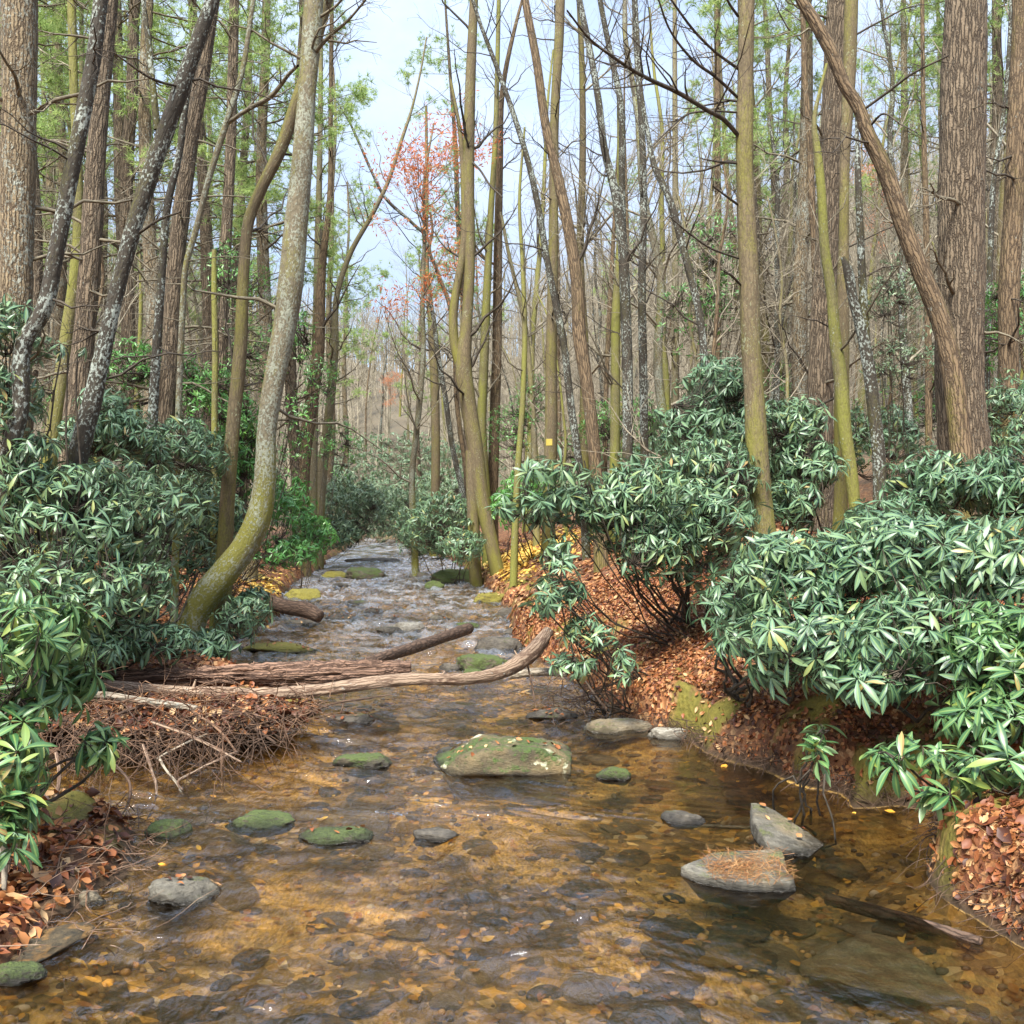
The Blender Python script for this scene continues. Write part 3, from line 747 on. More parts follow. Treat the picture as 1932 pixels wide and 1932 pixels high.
# ------------------------------------------------------------------ trees traced one by one
def trunk_mesh(pts, sides, rings, amp, freq, mat, caps=False, seed=0, name='trunk'):
    """pts rows (x,y,z,r)"""
    q = resample(pts, rings)
    V, Fs, bc = tubes(q[None, :, :3], np.maximum(q[None, :, 3], 0.004), sides, caps)
    cen = np.repeat(q[:, :3], sides, axis=0)
    nn = nrm(V - cen)
    if amp > 0:
        b = bc * np.array([1, 1, 0.22]) * freq
        h = -np.abs(fbm(b + seed, 3, seed)) * 1.6 + 0.4 * fbm(bc * np.array([1, 1, 0.6]) * freq * 2.7, 2, seed + 3)
        low = fbm(bc * np.array([2, 2, 1.2]) + seed * 3, 2, seed + 9)
        V = V + nn * (amp * h + 0.11 * q[:, 3].repeat(sides) * low)[:, None]
    return V, Fs, bc, q

def traced_tree(d, kind, pts, label, crown='dead', nb=14, branches=(), top=1.6, group=None, ext=True, name='tree', lean=0.0, seed=0, cat='tree', fork=(), blen=(0.5, 1.6), cy=(0, 780)):
    """pts (px,py,width) from the base upward"""
    W3 = []
    for i, (px, py, w) in enumerate(pts):
        dd = d + lean * (pts[0][1] - py) / 966.0
        p = P(px, py, dd); W3.append([*p, w / F * dd / 2])
    W3 = np.array(W3)
    # carry the trunk down into the ground
    dirv = W3[0, :3] - W3[1, :3]; dirv = dirv / max(-dirv[2], 0.05) if dirv[2] < 0 else np.array([0, 0, -1.0])
    dirv[:2] *= 0.5
    g0 = gz(W3[0, 0], W3[0, 1]); need = W3[0, 2] - g0 + 0.15
    base = W3[0, :3].copy()
    if need > 0.05:
        b0 = W3[0, :3] + dirv * need; b0[2] = g0 - 0.15
        W3 = np.vstack([[*b0, W3[0, 3] * 1.3], W3]); base = b0.copy()
    base[2] = gz(base[0], base[1])
    if ext:
        dv = W3[-1, :3] - W3[-2, :3]; dv = dv / np.linalg.norm(dv); dv = nrm(dv * 0.6 + np.array([0, 0, 0.5]))
        Hh = W3[-1, 2]; L = Hh * (top - 1)
        W3 = np.vstack([W3, [*(W3[-1, :3] + dv * L * 0.5), W3[-1, 3] * 0.75], [*(W3[-1, :3] + dv * L), W3[-1, 3] * 0.25]])
    root = thing(name, label, cat, base, group)
    wmax = max(p[2] for p in pts)
    sides = 48 if wmax > 70 else 28 if wmax > 36 else 14 if wmax > 20 else 8
    rings = int(np.clip(len(W3) * 7, 24, 160)) if wmax <= 36 else 220
    amp = {48: 0.014, 28: 0.007}.get(sides, 0.0)
    V, Fs, bc, q = trunk_mesh(W3, sides, rings, amp, 26.0 if amp else 1, None, seed=seed)
    link('trunk', build_mesh('trunk', V - base, Fs, {'bc': bc}, mats=[B[kind]]), root)
    tw = TWIGD if kind in ('dark', 'brown', 'moss') else TWIG
    for fk in fork:                # stems forking off: (px,py,w) lists
        w3 = np.array([[*P(px, py, d), w / F * d / 2] for px, py, w in fk])
        if ext and fk[-1][1] < 15:
            dv = nrm(w3[-1, :3] - w3[-2, :3]); w3 = np.vstack([w3, [*(w3[-1, :3] + dv * 3), w3[-1, 3] * 0.4]])
        V, Fs, bc, qq = trunk_mesh(w3, 10, len(w3) * 6, 0, 1, None)
        link('stem', build_mesh('stem', V - base, Fs, {'bc': bc}, mats=[B[kind]]), root)
    for bk in branches:            # traced limbs
        w3 = np.array([[*P(px, py, d + (0.0 if i == 0 else -0.25 * i)), w / F * d / 2] for i, (px, py, w) in enumerate(bk)])
        V, Fs, bc, qq = trunk_mesh(w3, 6, len(w3) * 5, 0, 1, None)
        ac = Acc(); ac.add(V, Fs, bc=bc)
        bp, br = qq[None, :, :3], qq[None, :, 3]
        L = np.linalg.norm(w3[-1, :3] - w3[0, :3])
        c1, r1 = spawn(bp, br, max(3, int(L * 7)), 0.15 * L, 0.45 * L, 45, 0.1, 5, 0.08, 0.2)
        V, Fs, bc = tubes(c1, r1, 3); ac.add(V, Fs, bc=bc)
        c2, r2 = spawn(c1, r1, max(3, int(L * 14)), 0.05 * L, 0.22 * L, 45, 0.05, 4, 0.08, 0.2, rmin=0.0022)
        V, Fs, bc = tubes(c2, r2, 3); ac.add(V - 0, Fs, bc=bc)
        me = ac.mesh('branch', [tw]); me.transform(Matrix.Translation([-float(c) for c in base]))
        link('branch', me, root)
    if nb:
        zlo, zhi = H + (966 - cy[1]) / F * d, H + (966 - cy[0]) / F * d * (1.25 if ext else 1)
        sel = q[(q[:, 2] > zlo) & (q[:, 2] < zhi)]
        if len(sel) > 3:
            sel = resample(sel, 24); tp, tr = sel[None, :, :3], sel[None, :, 3]
            ac = Acc()
            if crown == 'dead':     # short level dead limbs
                c1, r1 = spawn(tp, tr, nb, blen[0], blen[1], 84, -0.06, 7, 0.10, 0.0, rs=0.18, rmin=0.005)
                c2, r2 = spawn(c1, r1, nb * 5, 0.15, 0.7, 50, -0.05, 5, 0.12, 0.1, rmin=0.003, flat=0.5)
                c3, r3 = spawn(c2, r2, nb * 8, 0.08, 0.35, 50, 0.0, 4, 0.1, 0.1, rmin=0.0022)
            else:
                c1, r1 = spawn(tp, tr, nb, blen[0] * 1.2, blen[1] * 1.3, 52, 0.28, 7, 0.10, 0.0, rs=0.30, rmin=0.005)
                c2, r2 = spawn(c1, r1, nb * 5, 0.25, 0.9, 42, 0.15, 5, 0.10, 0.1, rmin=0.003)
                c3, r3 = spawn(c2, r2, nb * 10, 0.1, 0.45, 40, 0.08, 4, 0.1, 0.1, rmin=0.0022)
            for c, r in ((c1, r1), (c2, r2), (c3, r3)):
                V, Fs, bc = tubes(c, r, 4 if c is c1 else 3); ac.add(V - base, Fs, bc=bc)
            link('crown', ac.mesh('crown', [tw]), root)
    return root

T = traced_tree
T(9.0, 'pinel', [(20,900,68),(25,700,64),(30,560,62),(35,300,62),(38,0,62)], 'thick brown trunk flecked with pale lichen at the left edge', nb=10, seed=1)
T(8.0, 'dark', [(3,1010,34),(14,874,32),(38,771,32),(51,634,30),(75,600,30),(105,480,29),(130,350,29),(160,200,28),(178,100,27),(190,0,26)], 'dark lichen spotted tree leaning right across the left edge trunk', nb=6, seed=2)
T(12.0, 'pine', [(136,860,48),(150,720,44),(158,640,42),(170,500,40),(178,350,38),(190,180,34),(205,0,32)], 'straight reddish brown pine right beside the dark leaning tree', nb=16, seed=3)
T(13.0, 'bright', [(98,830,28),(112,740,26),(128,620,24),(142,520,22),(148,380,18),(140,180,16),(135,0,16)], 'slim tree with yellow green mossy foot left of the reddish pine', nb=8, seed=4)
T(9.0, 'dark', [(145,870,38),(178,740,34),(200,640,30),(225,530,30),(255,420,32),(290,310,34),(330,200,34),(372,80,30),(400,0,26)], 'black forked tree with white lichen leaning right in the left bushes', nb=6, seed=5,
  fork=[[(297,245,14),(285,130,12),(275,40,10),(270,0,9)]], branches=[[(262,440,6),(300,415,5),(340,400,3)], [(345,165,5),(290,150,5),(215,100,3)]])
T(11.0, 'dark', [(298,620,17),(301,581,16),(307,495,15),(318,376,15),(335,307,14),(359,147,13),(386,65,12),(398,0,11)], 'thin black lichen dotted stem just right of the forked black tree', nb=5, seed=6)
T(14.0, 'pine', [(306,840,38),(320,700,36),(328,546,34),(341,410,32),(359,273,30),(379,154,28),(400,17,26),(404,-10,26)], 'grey brown pine with bare limbs behind the thin black stem', nb=26, seed=7, blen=(0.6, 2.0))
T(11.5, 'grey', [(342,640,12),(345,580,12),(352,495,12),(369,437,12),(393,341,12),(427,232,13),(454,147,11),(475,20,9),(478,0,9)], 'thin grey stem curving up between two pines', nb=8, seed=8,
  branches=[[(430,232,8),(470,205,8),(512,181,9),(545,140,7),(562,124,5)]])
T(17.0, 'pine', [(415,880,24),(420,649,22),(427,444,21),(434,307,20),(440,102,19),(442,0,18)], 'distant grey pine standing behind the bright snag', nb=26, seed=9, blen=(0.7, 2.2))
T(12.0, 'moss', [(430,930,28),(440,800,26),(454,649,25),(461,495,21),(471,410,21),(495,352,21),(526,290,23),(560,191,23),(590,100,20),(620,0,16)], 'mossy leaning tree with bulging upper trunk behind the curved tree', crown='decid', nb=8, seed=10)
T(11.6, 'grey', [(362,1172,56),(390,1122,55),(425,1080,53),(460,1035,49),(485,985,46),(497,930,42),(501,880,39),(502,830,37),(510,760,39),(525,680,42),(540,600,46),(550,520,48),(558,430,46),(568,330,40),(576,220,37),(585,100,35),(592,0,35)],
  'big grey lichened tree whose mossy foot curves out over the stream', nb=9, seed=11, branches=[[(590,105,8),(620,70,7),(655,40,5),(690,0,4)], [(600,35,6),(640,5,5),(660,-30,4)]])
T(13.0, 'bright', [(404,860,12),(405,760,12),(406,649,12),(404,540,11),(404,471,9)], 'broken bright yellow green mossy snag', nb=0, ext=False, seed=12, name='snag', cat='dead tree')
T(27.0, 'brown', [(573,1010,24),(573,873,26),(586,771,26),(600,668,24),(604,566,20),(607,512,16),(622,376,11),(624,205,9),(626,0,8)], 'brown stem with flared foot on the left shore right of the curved tree', crown='decid', nb=12, seed=13)
T(31.0, 'olive', [(603,960,20),(610,870,20),(620,788,18),(631,668,15),(638,546,11),(661,478,10),(703,403,9),(730,348,8),(757,266,7),(777,205,5),(791,147,4),(805,70,3)], 'slender tree leaning right over the stream across the sky gap', crown='decid', nb=16, seed=14, ext=False, blen=(0.6, 2.0))
T(30.0, 'olive', [(590,960,18),(592,800,17),(596,650,15),(600,450,13),(604,250,10),(606,0,8)], 'pale slim trunk tight behind the flared foot stem', crown='decid', nb=18, seed=15)
T(40.0, 'moss', [(820,985,18),(822,839,17),(819,703,16),(813,600,13),(806,520,10),(805,341,7),(804,200,5)], 'mossy straight trunk standing in the bushes right of the stream head', crown='decid', nb=16, seed=16, ext=False, blen=(0.8, 2.4))
T(31.0, 'dark', [(872,925,11),(856,856,10),(839,743,10),(825,662,9),(818,600,8),(801,530,7),(798,485,6),(808,455,6),(777,420,6),(726,372,6),(703,328,5),(679,273,5),(655,222,4),(624,174,3)], 'dark thin tree bending far left across the sky gap', crown='decid', nb=16, seed=17, ext=False, blen=(0.6, 2.0))
T(31.5, 'brown', [(880,900,9),(862,760,9),(856,640,8),(849,580,8),(825,512,7),(810,470,6),(816,436,5),(812,400,4)], 'thin brown tree left of the forked tree by the water', crown='decid', nb=12, seed=18, ext=False)
T(24.0, 'moss', [(941,1095,28),(926,1020,26),(909,941,28),(896,839,29),(882,754,31),(874,690,32),(880,617,22),(886,512,20),(884,341,22),(887,171,20),(894,0,16)], 'mossy forked twin tree at the water edge right of the stream', crown='decid', nb=14, seed=19,
  fork=[[(903,1140,27),(897,1085,24),(894,1010,23),(891,940,22),(888,850,20)], [(872,700,22),(858,651,18),(855,600,17),(859,560,16),(873,478,14),(875,341,12),(868,250,8),(850,150,5)]], branches=[[(884,300,5),(905,320,4),(925,350,4),(948,372,3)]])
T(27.0, 'bright', [(918,960,19),(909,805,18),(914,668,17),(919,540,15),(926,400,12),(934,273,10),(938,137,9),(941,0,8)], 'green mossed slim trunk directly right of the forked twin tree', crown='decid', nb=14, seed=20)
T(27.5, 'brown', [(929,970,22),(933,805,20),(938,634,18),(939,512,17),(943,307,13),(948,171,10),(972,50,7),(985,0,5)], 'rusty brown slim trunk paired with the green mossed one', crown='decid', nb=14, seed=21)
T(19.0, 'dark', [(1096,900,14),(1078,771,14),(1061,634,13),(1050,580,13),(1033,495,12),(1016,393,12),(995,300,11),(971,222,10),(941,137,9),(898,20,7),(892,0,7)], 'thin black tree bowing left from the right bank to the top', crown='decid', nb=10, seed=22)
T(16.0, 'brown', [(1130,960,24),(1122,856,24),(1109,737,24),(1092,617,26),(1090,546,24),(1075,444,22),(1054,341,20),(1030,239,17),(1013,119,16),(991,0,14)], 'smooth red brown trunk arching left over the right bank', crown='decid', nb=5, seed=23)
tb = T(22.0, 'moss', [(1035,1010,26),(1037,907,25),(1040,805,24),(1040,668,21),(1042,580,20),(1044,444,18),(1047,205,17),(1055,68,18),(1057,0,18)], 'straight trunk carrying a yellow paint blaze', nb=16, seed=24, blen=(0.8, 2.4))
T(17.0, 'dark', [(1184,860,20),(1184,703,20),(1180,580,20),(1173,444,19),(1160,359,17),(1142,290,14),(1129,188,13),(1111,85,12),(1093,0,12)], 'lichen grey trunk whose dark top leans left of its twin', crown='decid', nb=6, seed=25)
T(18.5, 'dark', [(1178,600,10),(1176,444,12),(1173,341,12),(1170,188,12),(1152,102,11),(1132,0,10)], 'dark twin stem rising behind the lichen grey trunk', crown='decid', nb=6, seed=26)
T(18.0, 'dark', [(1216,860,16),(1213,668,16),(1211,546,15),(1214,376,14),(1210,222,12),(1204,137,12),(1197,0,11)], 'upright dark trunk right of the lichen grey trunk', crown='decid', nb=8, seed=27)
T(20.0, 'bright', [(1160,900,20),(1161,737,18),(1163,566,16),(1166,512,12),(1168,300,8),(1166,150,5)], 'yellow green straight trunk left of the lichen grey trunk', crown='decid', nb=8, seed=28, ext=False)
T(22.0, 'brown', [(1141,900,10),(1146,668,9),(1151,566,9),(1160,400,7),(1168,250,5)], 'thin reddish stem left of the yellow green trunk', crown='decid', nb=8, seed=29, ext=False)
T(15.0, 'dark', [(1330,690,15),(1318,584,14),(1300,511,14),(1281,438,14),(1259,365,13),(1237,321,12),(1222,250,9),(1212,190,8),(1203,60,7),(1200,0,6)], 'black bent tree curving down behind the tall right rhododendron', crown='decid', nb=8, seed=30)
T(9.5, 'moss', [(1445,1030,50),(1438,968,46),(1429,858,44),(1423,749,41),(1416,639,38),(1413,520,36),(1408,402,34),(1405,329,32),(1405,219,32),(1407,110,30),(1409,0,31)], 'yellow mossy trunk rising from the right bank rhododendrons with dark limbs', nb=3, seed=31,
  branches=[[(1395,258,9),(1365,225,9),(1336,209,8),(1280,175,8),(1226,150,7),(1190,130,6),(1145,99,5),(1111,72,4),(1070,20,3)], [(1393,185,6),(1350,145,6),(1307,113,5),(1263,55,4),(1241,-5,3)],
            [(1393,130,6),(1346,95,5),(1307,55,5),(1263,-5,4)], [(1392,30,6),(1375,5,5),(1365,-20,3)], [(1390,212,4),(1345,210,4),(1299,215,4),(1262,245,3),(1233,274,2)], [(1390,308,5),(1355,305,4),(1325,300,2)],
            [(1392,386,5),(1370,370,4),(1346,352,3)], [(1395,488,4),(1340,468,4),(1300,440,3),(1263,409,2)], [(1400,540,4),(1380,520,5),(1366,512,3)]])
T(15.0, 'pine', [(1548,930,50),(1549,700,46),(1556,548,46),(1563,402,45),(1570,256,44),(1577,110,44),(1584,0,44)], 'grey furrowed pine behind the yellow green curving stem', nb=12, seed=32)
T(17.0, 'brown', [(1542,620,14),(1537,475,14),(1531,365,14),(1527,256,12),(1518,146,11),(1515,36,10),(1512,0,10)], 'thin reddish trunk left of the grey furrowed pine', crown='decid', nb=8, seed=33)
T(12.0, 'bright', [(1616,1000,22),(1606,895,24),(1595,821,25),(1586,712,25),(1576,639,22),(1568,548,19),(1557,475,18),(1550,365,17),(1543,292,15),(1536,227,9),(1545,180,7),(1560,120,5)], 'bright yellow green stem curving up beside the grey pine', crown='decid', nb=3, seed=34, ext=False)
T(13.0, 'moss', [(1586,990,30),(1588,750,28),(1590,560,24),(1592,450,19),(1594,300,19),(1602,150,24),(1606,0,26)], 'mossy brown trunk close behind the yellow green curving stem', nb=8, seed=35)
T(11.5, 'dark', [(1660,950,25),(1658,858,25),(1650,785,24),(1639,693,23),(1625,620,21),(1610,566,18),(1598,505,16),(1590,485,8)], 'dark broken stem with mossy foot right of the grey pine', nb=0, ext=False, seed=36, name='snag', cat='dead tree',
  fork=[[(1634,650,18),(1628,548,16),(1623,438,14),(1619,329,12),(1617,256,8),(1616,200,5)]])
T(10.5, 'brown', [(1808,800,38),(1795,690,38),(1767,584,37),(1745,530,36),(1716,457,34),(1691,384,33),(1665,310,31),(1639,256,28),(1621,205,25),(1592,157,25),(1570,102,26),(1541,47,26),(1512,0,22)], 'thick brown trunk leaning left out of the foot of the great pine', nb=4, seed=37,
  branches=[[(1625,210,5),(1680,170,5),(1720,140,4),(1790,105,3)], [(1640,240,5),(1665,215,4),(1700,235,3),(1730,250,2)]])
T(11.0, 'pine', [(1828,905,104),(1818,821,94),(1812,749,89),(1811,639,87),(1813,548,84),(1814,365,82),(1818,183,80),(1822,0,76)], 'great straight furrowed pine at the right', nb=7, seed=38, blen=(0.4, 1.5))
T(14.0, 'brown', [(1904,800,38),(1903,676,37),(1904,548,36),(1912,402,36),(1918,256,35),(1924,110,34),(1928,0,34)], 'orange brown trunk at the right picture edge', nb=14, seed=39)
T(22.0, 'dark', [(1466,700,10),(1466,438,9),(1466,329,8),(1457,263,6),(1446,200,4),(1440,150,3)], 'bare black forked sapling right of the yellow mossy trunk', crown='decid', nb=16, seed=40, ext=False, blen=(0.6, 2.0))
T(24.0, 'dark', [(1504,720,9),(1502,520,8),(1500,402,7),(1500,310,5),(1498,230,3)], 'bare black sapling left of the grey furrowed pine', crown='decid', nb=14, seed=41, ext=False, blen=(0.6, 2.0))
T(17.0, 'dark', [(1862,700,13),(1864,620,12),(1869,475,11),(1876,329,10),(1893,219,8),(1905,60,7),(1907,0,6)], 'dark thin tree between the great pine and the right edge trunk', crown='decid', nb=8, seed=42)
T(20.0, 'brown', [(1752,880,15),(1752,700,14),(1750,560,13),(1747,400,12),(1742,200,9),(1740,0,8)], 'slim red brown tree just left of the great pine', crown='decid', nb=12, seed=43)
T(26.0, 'olive', [(1274,760,15),(1274,600,14),(1274,300,11),(1273,100,9),(1273,0,8)], 'tan straight tree seen left of the tall rhododendron top', crown='decid', nb=14, seed=44)
T(24.0, 'brown', [(1354,700,14),(1355,560,13),(1354,300,12),(1353,100,11),(1352,0,10)], 'rust coloured straight tree behind the mossy trunk limbs', nb=18, seed=45, blen=(0.8, 2.2))
T(15.0, 'bright', [(254,860,12),(258,760,11),(264,640,9),(266,560,7),(264,480,5)], 'thin mossy sapling in the left wood', crown='decid', nb=6, seed=46, ext=False)
T(20.0, 'pine', [(243,840,28),(242,650,26),(239,480,24),(240,307,23),(249,171,22),(253,34,20),(255,0,20)], 'broad pale pine between the two black leaning trees', nb=26, seed=47, blen=(0.8, 2.4))
T(19.0, 'bright', [(976,900,12),(986,760,11),(990,620,10),(986,500,8),(980,380,6),(990,240,4)], 'leaning mossy sapling left of the blazed trunk', crown='decid', nb=10, seed=48, ext=False)
T(26.0, 'olive', [(1010,900,12),(1004,760,11),(988,600,9),(960,480,7),(945,400,5)], 'crooked olive sapling leaning left before the blazed trunk', crown='decid', nb=10, seed=49, ext=False)

# paint blaze on the trunk
bp = P(1028, 835, 22 - 0.16)
ym, nt, out = new_mat('yellow_paint'); g = N(nt)
nt.links.new(g.bsdf(g.mix(g.noise(g.pos(), 30, 4), (0.30, 0.22, 0.03), (0.50, 0.40, 0.08)), 0.6), out.inputs[0])
r0 = 12 / F * 22
aa = np.linspace(-2.45, -1.45, 7); c0 = P(1040, 835, 22)
pv = []
for zz_ in (-0.07, 0.07):
    for a_ in aa: pv.append([c0[0] + (r0 + 0.012) * math.cos(a_), c0[1] + (r0 + 0.012) * math.sin(a_), c0[2] + zz_])
pv = np.array(pv) - np.array(tb.location)
pf = np.array([[i, i + 1, i + 8, i + 7] for i in range(6)])
link('paint_mark', build_mesh('paint_mark', pv, [pf], mats=[ym]), tb)

# ------------------------------------------------------------------ leaves
def leaf_template(rows, fold=0.25, droop=0.35, wid=0.112, peak=0.6):
    t = np.linspace(0, 1, rows)
    w = wid * np.sin(np.pi * t ** (math.log(0.5) / math.log(peak))) ** 0.8
    w[0] = 0.012; w[-1] = 0.004
    V = []; mid = []
    for ti, wi in zip(t, w):
        z = -droop * ti * ti
        V += [[ti, -wi, z + fold * wi], [ti, 0, z], [ti, wi, z + fold * wi]]; mid += [0, 1, 0]
    Fq = []
    for i in range(rows - 1):
        a = i * 3
        Fq += [[a, a + 3, a + 4, a + 1], [a + 1, a + 4, a + 5, a + 2]]
    return np.array(V), np.array(Fq), np.array(mid, float)
LT_HI = leaf_template(7); LT_LO = leaf_template(4); LT_FAR = leaf_template(3, wid=0.15)

def frames(x, up):                # rows x (leaf direction), y, z
    x = nrm(x); y = nrm(np.cross(up, x)); z = np.cross(x, y)
    return np.stack([x, y, z], axis=-1)     # columns

def scatter(tmpl, R, T_, sc, rnd):
    V, Fq, mid = tmpl
    M = len(T_)
    VV = np.einsum('mij,kj->mki', R, V) * sc[:, None, None] + T_[:, None, :]
    FF = (Fq[None] + (np.arange(M) * len(V))[:, None, None]).reshape(-1, Fq.shape[1])
    return VV.reshape(-1, 3), [FF], np.repeat(rnd, len(V)), np.tile(mid, M)

def whorl_leaves(C, Ax, n_lo=6, n_hi=11, L=0.15, droop=(-55, 20)):
    """C centres (M,3), Ax axes -> leaf rotation, origin, scale"""
    M = len(C)
    ref = nrm(rng.normal(size=(M, 3))); u = nrm(np.cross(Ax, ref)); v = np.cross(Ax, u)
    ns = rng.integers(n_lo, n_hi, M)
    m = np.repeat(np.arange(M), ns)
    k = np.concatenate([np.arange(n) for n in ns])
    ph = k / np.repeat(ns, ns) * 2 * np.pi + rng.normal(size=len(m)) * 0.42 + rng.random(M)[m] * 6
    wd = rng.uniform(droop[0], droop[1], M)
    el = np.radians(wd[m] + rng.normal(size=len(m)) * 20)
    d = (np.cos(ph)[:, None] * u[m] + np.sin(ph)[:, None] * v[m]) * np.cos(el)[:, None] + Ax[m] * np.sin(el)[:, None]
    R = frames(d, Ax[m] + rng.normal(size=(len(m), 3)) * 0.22)
    sc = L * rng.uniform(0.6, 1.15, len(m)) * rng.uniform(0.7, 1.15, M)[m]
    o_ = C[m] + d * 0.01; rn_ = rng.random(M)[m] * 0.5 + rng.random(len(m)) * 0.5
    kp = rng.random(len(m)) < 0.9
    return R[kp], o_[kp], sc[kp], rn_[kp]

LEAFM = {}
def leaf_object_mesh(mat):
    if mat.name not in LEAFM:
        res = []
        for k in range(3):
            V, Fq, mid = leaf_template(7, 0.2 + 0.1 * k, 0.22 + 0.13 * k)
            res.append(build_mesh('leaf', V, [Fq], {'mid': mid}, mats=[mat]))
        LEAFM[mat.name] = res
    return LEAFM[mat.name]

def bush(label, blobs, nwh, L=0.15, mat=None, base=None, singles=0, tmpl=None, name='rhododendron', cat='rhododendron', droop=(-62, 5), nstem=5, top_bias=0.35, min_gap=0.05, nl=(7, 12), group=None, stemmat=None, sr=1.0):
    mat = mat or RHODO
    tmpl = tmpl or LT_LO
    C = []; A_ = []; nwh = int(nwh * 1.2); L = L * 0.86
    cens = []; rads = []
    for (px, py, rx, ry, d, rd) in blobs:
        cens.append(P(px, py, d)); rads.append(np.array([rx / F * d, rd, ry / F * d]))
    cens = np.array(cens); rads = np.array(rads)
    area = (rads[:, 0] * rads[:, 2] + rads[:, 1] * rads[:, 2]); area /= area.sum()
    tries = 0
    n_need = nwh
    while sum(len(c) for c in C) < nwh and tries < 12:
        K = nwh * 2
        b = rng.choice(len(blobs), K, p=area)
        dv = nrm(rng.normal(size=(K, 3)))
        fr = np.where(rng.random(K) < 0.72, rng.uniform(0.82, 1.04, K), rng.uniform(0.35, 0.85, K))
        # lumpy outline
        fr = fr * (1 + 0.22 * noise(dv * 2.2 + cens[b], 4))
        p = cens[b] + dv * rads[b] * fr[:, None]
        keep = (dv[:, 2] > -0.35) | (rng.random(K) < top_bias)
        # drop points deep inside another blob
        for j in range(len(blobs)):
            e = np.linalg.norm((p - cens[j]) / rads[j], axis=1)
            keep &= ~((e < 0.6) & (rng.random(K) < 0.6) & (b != j))
        g_ = terrain(p[:, 0], p[:, 1], False)
        keep &= p[:, 2] > np.maximum(g_, 0) + min_gap
        C.append(p[keep]); A_.append(nrm(dv[keep] * np.array([0.75, 0.75, 0.5]) + np.array([0, 0, 0.62]) + rng.normal(size=(keep.sum(), 3)) * 0.22))
        tries += 1
    C = np.concatenate(C)[:nwh]; A_ = np.concatenate(A_)[:nwh]
    if base is None:
        c = cens.mean(0); base = (c[0], c[1] + 0.2)
    bz = gz(*base); bo = np.array([base[0], base[1], bz])
    root = thing(name, label, cat, bo, group)
    # stems
    ac = Acc(); samples = []
    ns = max(nstem, len(blobs) * 3)
    for k in range(ns):
        j = k % len(blobs)
        tgt = cens[j] + rng.uniform(-0.75, 0.75, 3) * rads[j]
        s0 = bo + np.array([rng.normal() * 0.12, rng.normal() * 0.12, -0.05])
        midp = s0 * 0.5 + tgt * 0.5 + np.array([0, 0, -0.12 * np.linalg.norm(tgt - s0)]) + rng.normal(size=3) * 0.08
        q = resample(np.array([[*s0, 0.016 * sr], [*midp, 0.012 * sr], [*tgt, 0.006]]), 9)
        q[1:-1, :3] += rng.normal(size=(7, 3)) * 0.02
        samples.append(q)
        V, Fs, bc = tubes(q[None, :, :3], q[None, :, 3], 5); ac.add(V - bo, Fs, bc=bc)
    Sm = np.concatenate([q[3:] for q in samples])
    dd = np.linalg.norm(C[:, None, :] - Sm[None, :, :3], axis=2) + np.maximum(0, Sm[None, :, 2] - C[:, None, 2]) * 1.0
    near = Sm[np.argmin(dd, axis=1)]
    s = np.linspace(0, 1, 5)[None, :, None]
    tw = near[:, None, :3] * (1 - s) + C[:, None, :] * s
    tw[:, :, 2] -= 0.22 * np.linalg.norm(C - near[:, :3], axis=1)[:, None] * np.sin(s[:, :, 0] * np.pi)
    tw[:, 1:-1] += rng.normal(size=(len(C), 3, 3)) * 0.015
    tr = np.linspace(1, 0.45, 5)[None] * np.full((len(C), 1), 0.0055)
    V, Fs, bc = tubes(tw, tr, 3); ac.add(V - bo, Fs, bc=bc)
    link('stems', ac.mesh('stems', [stemmat or TWIGD]), root)
    # leaves
    R, T_, sc, rnd = whorl_leaves(C, A_, nl[0], nl[1], L, droop)
    low = T_[:, 2] + np.minimum(0, R[:, 2, 0]) * sc < 0.01
    R, T_, sc, rnd = R[~low], T_[~low], sc[~low], rnd[~low]
    if singles:
        # the leaves that show largest: nearest the eye and on the outside
        e = np.min([np.linalg.norm((T_ - cens[j]) / rads[j], axis=1) * 1.0 for j in range(len(blobs))], axis=0)
        score = T_[:, 1] - 0.8 * e * rads[:, 1].max() + 100 * (np.abs(T_[:, 0] / T_[:, 1]) > 0.5)
        order = np.argsort(score)
        one, rest = order[:min(singles, len(order) - 5)], order[min(singles, len(order) - 5):]
        ms = leaf_object_mesh(mat)
        for i in one:
            o = bpy.data.objects.new('leaf', ms[int(rng.integers(3))]); COL.objects.link(o); o.parent = root
            Mx = Matrix([[*(R[i][r] * sc[i]), (T_[i] - bo)[r]] for r in range(3)] + [[0, 0, 0, 1]])
            o.matrix_basis = Mx
        R, T_, sc, rnd = R[rest], T_[rest], sc[rest], rnd[rest]
    V, Fs, rr, mid = scatter(tmpl, R, T_ - bo, sc, rnd)
    fo = link('foliage', build_mesh('foliage', V, Fs, {'rnd': rr, 'mid': mid}, mats=[mat]), root)
    tag(fo, kind='stuff')
    return root

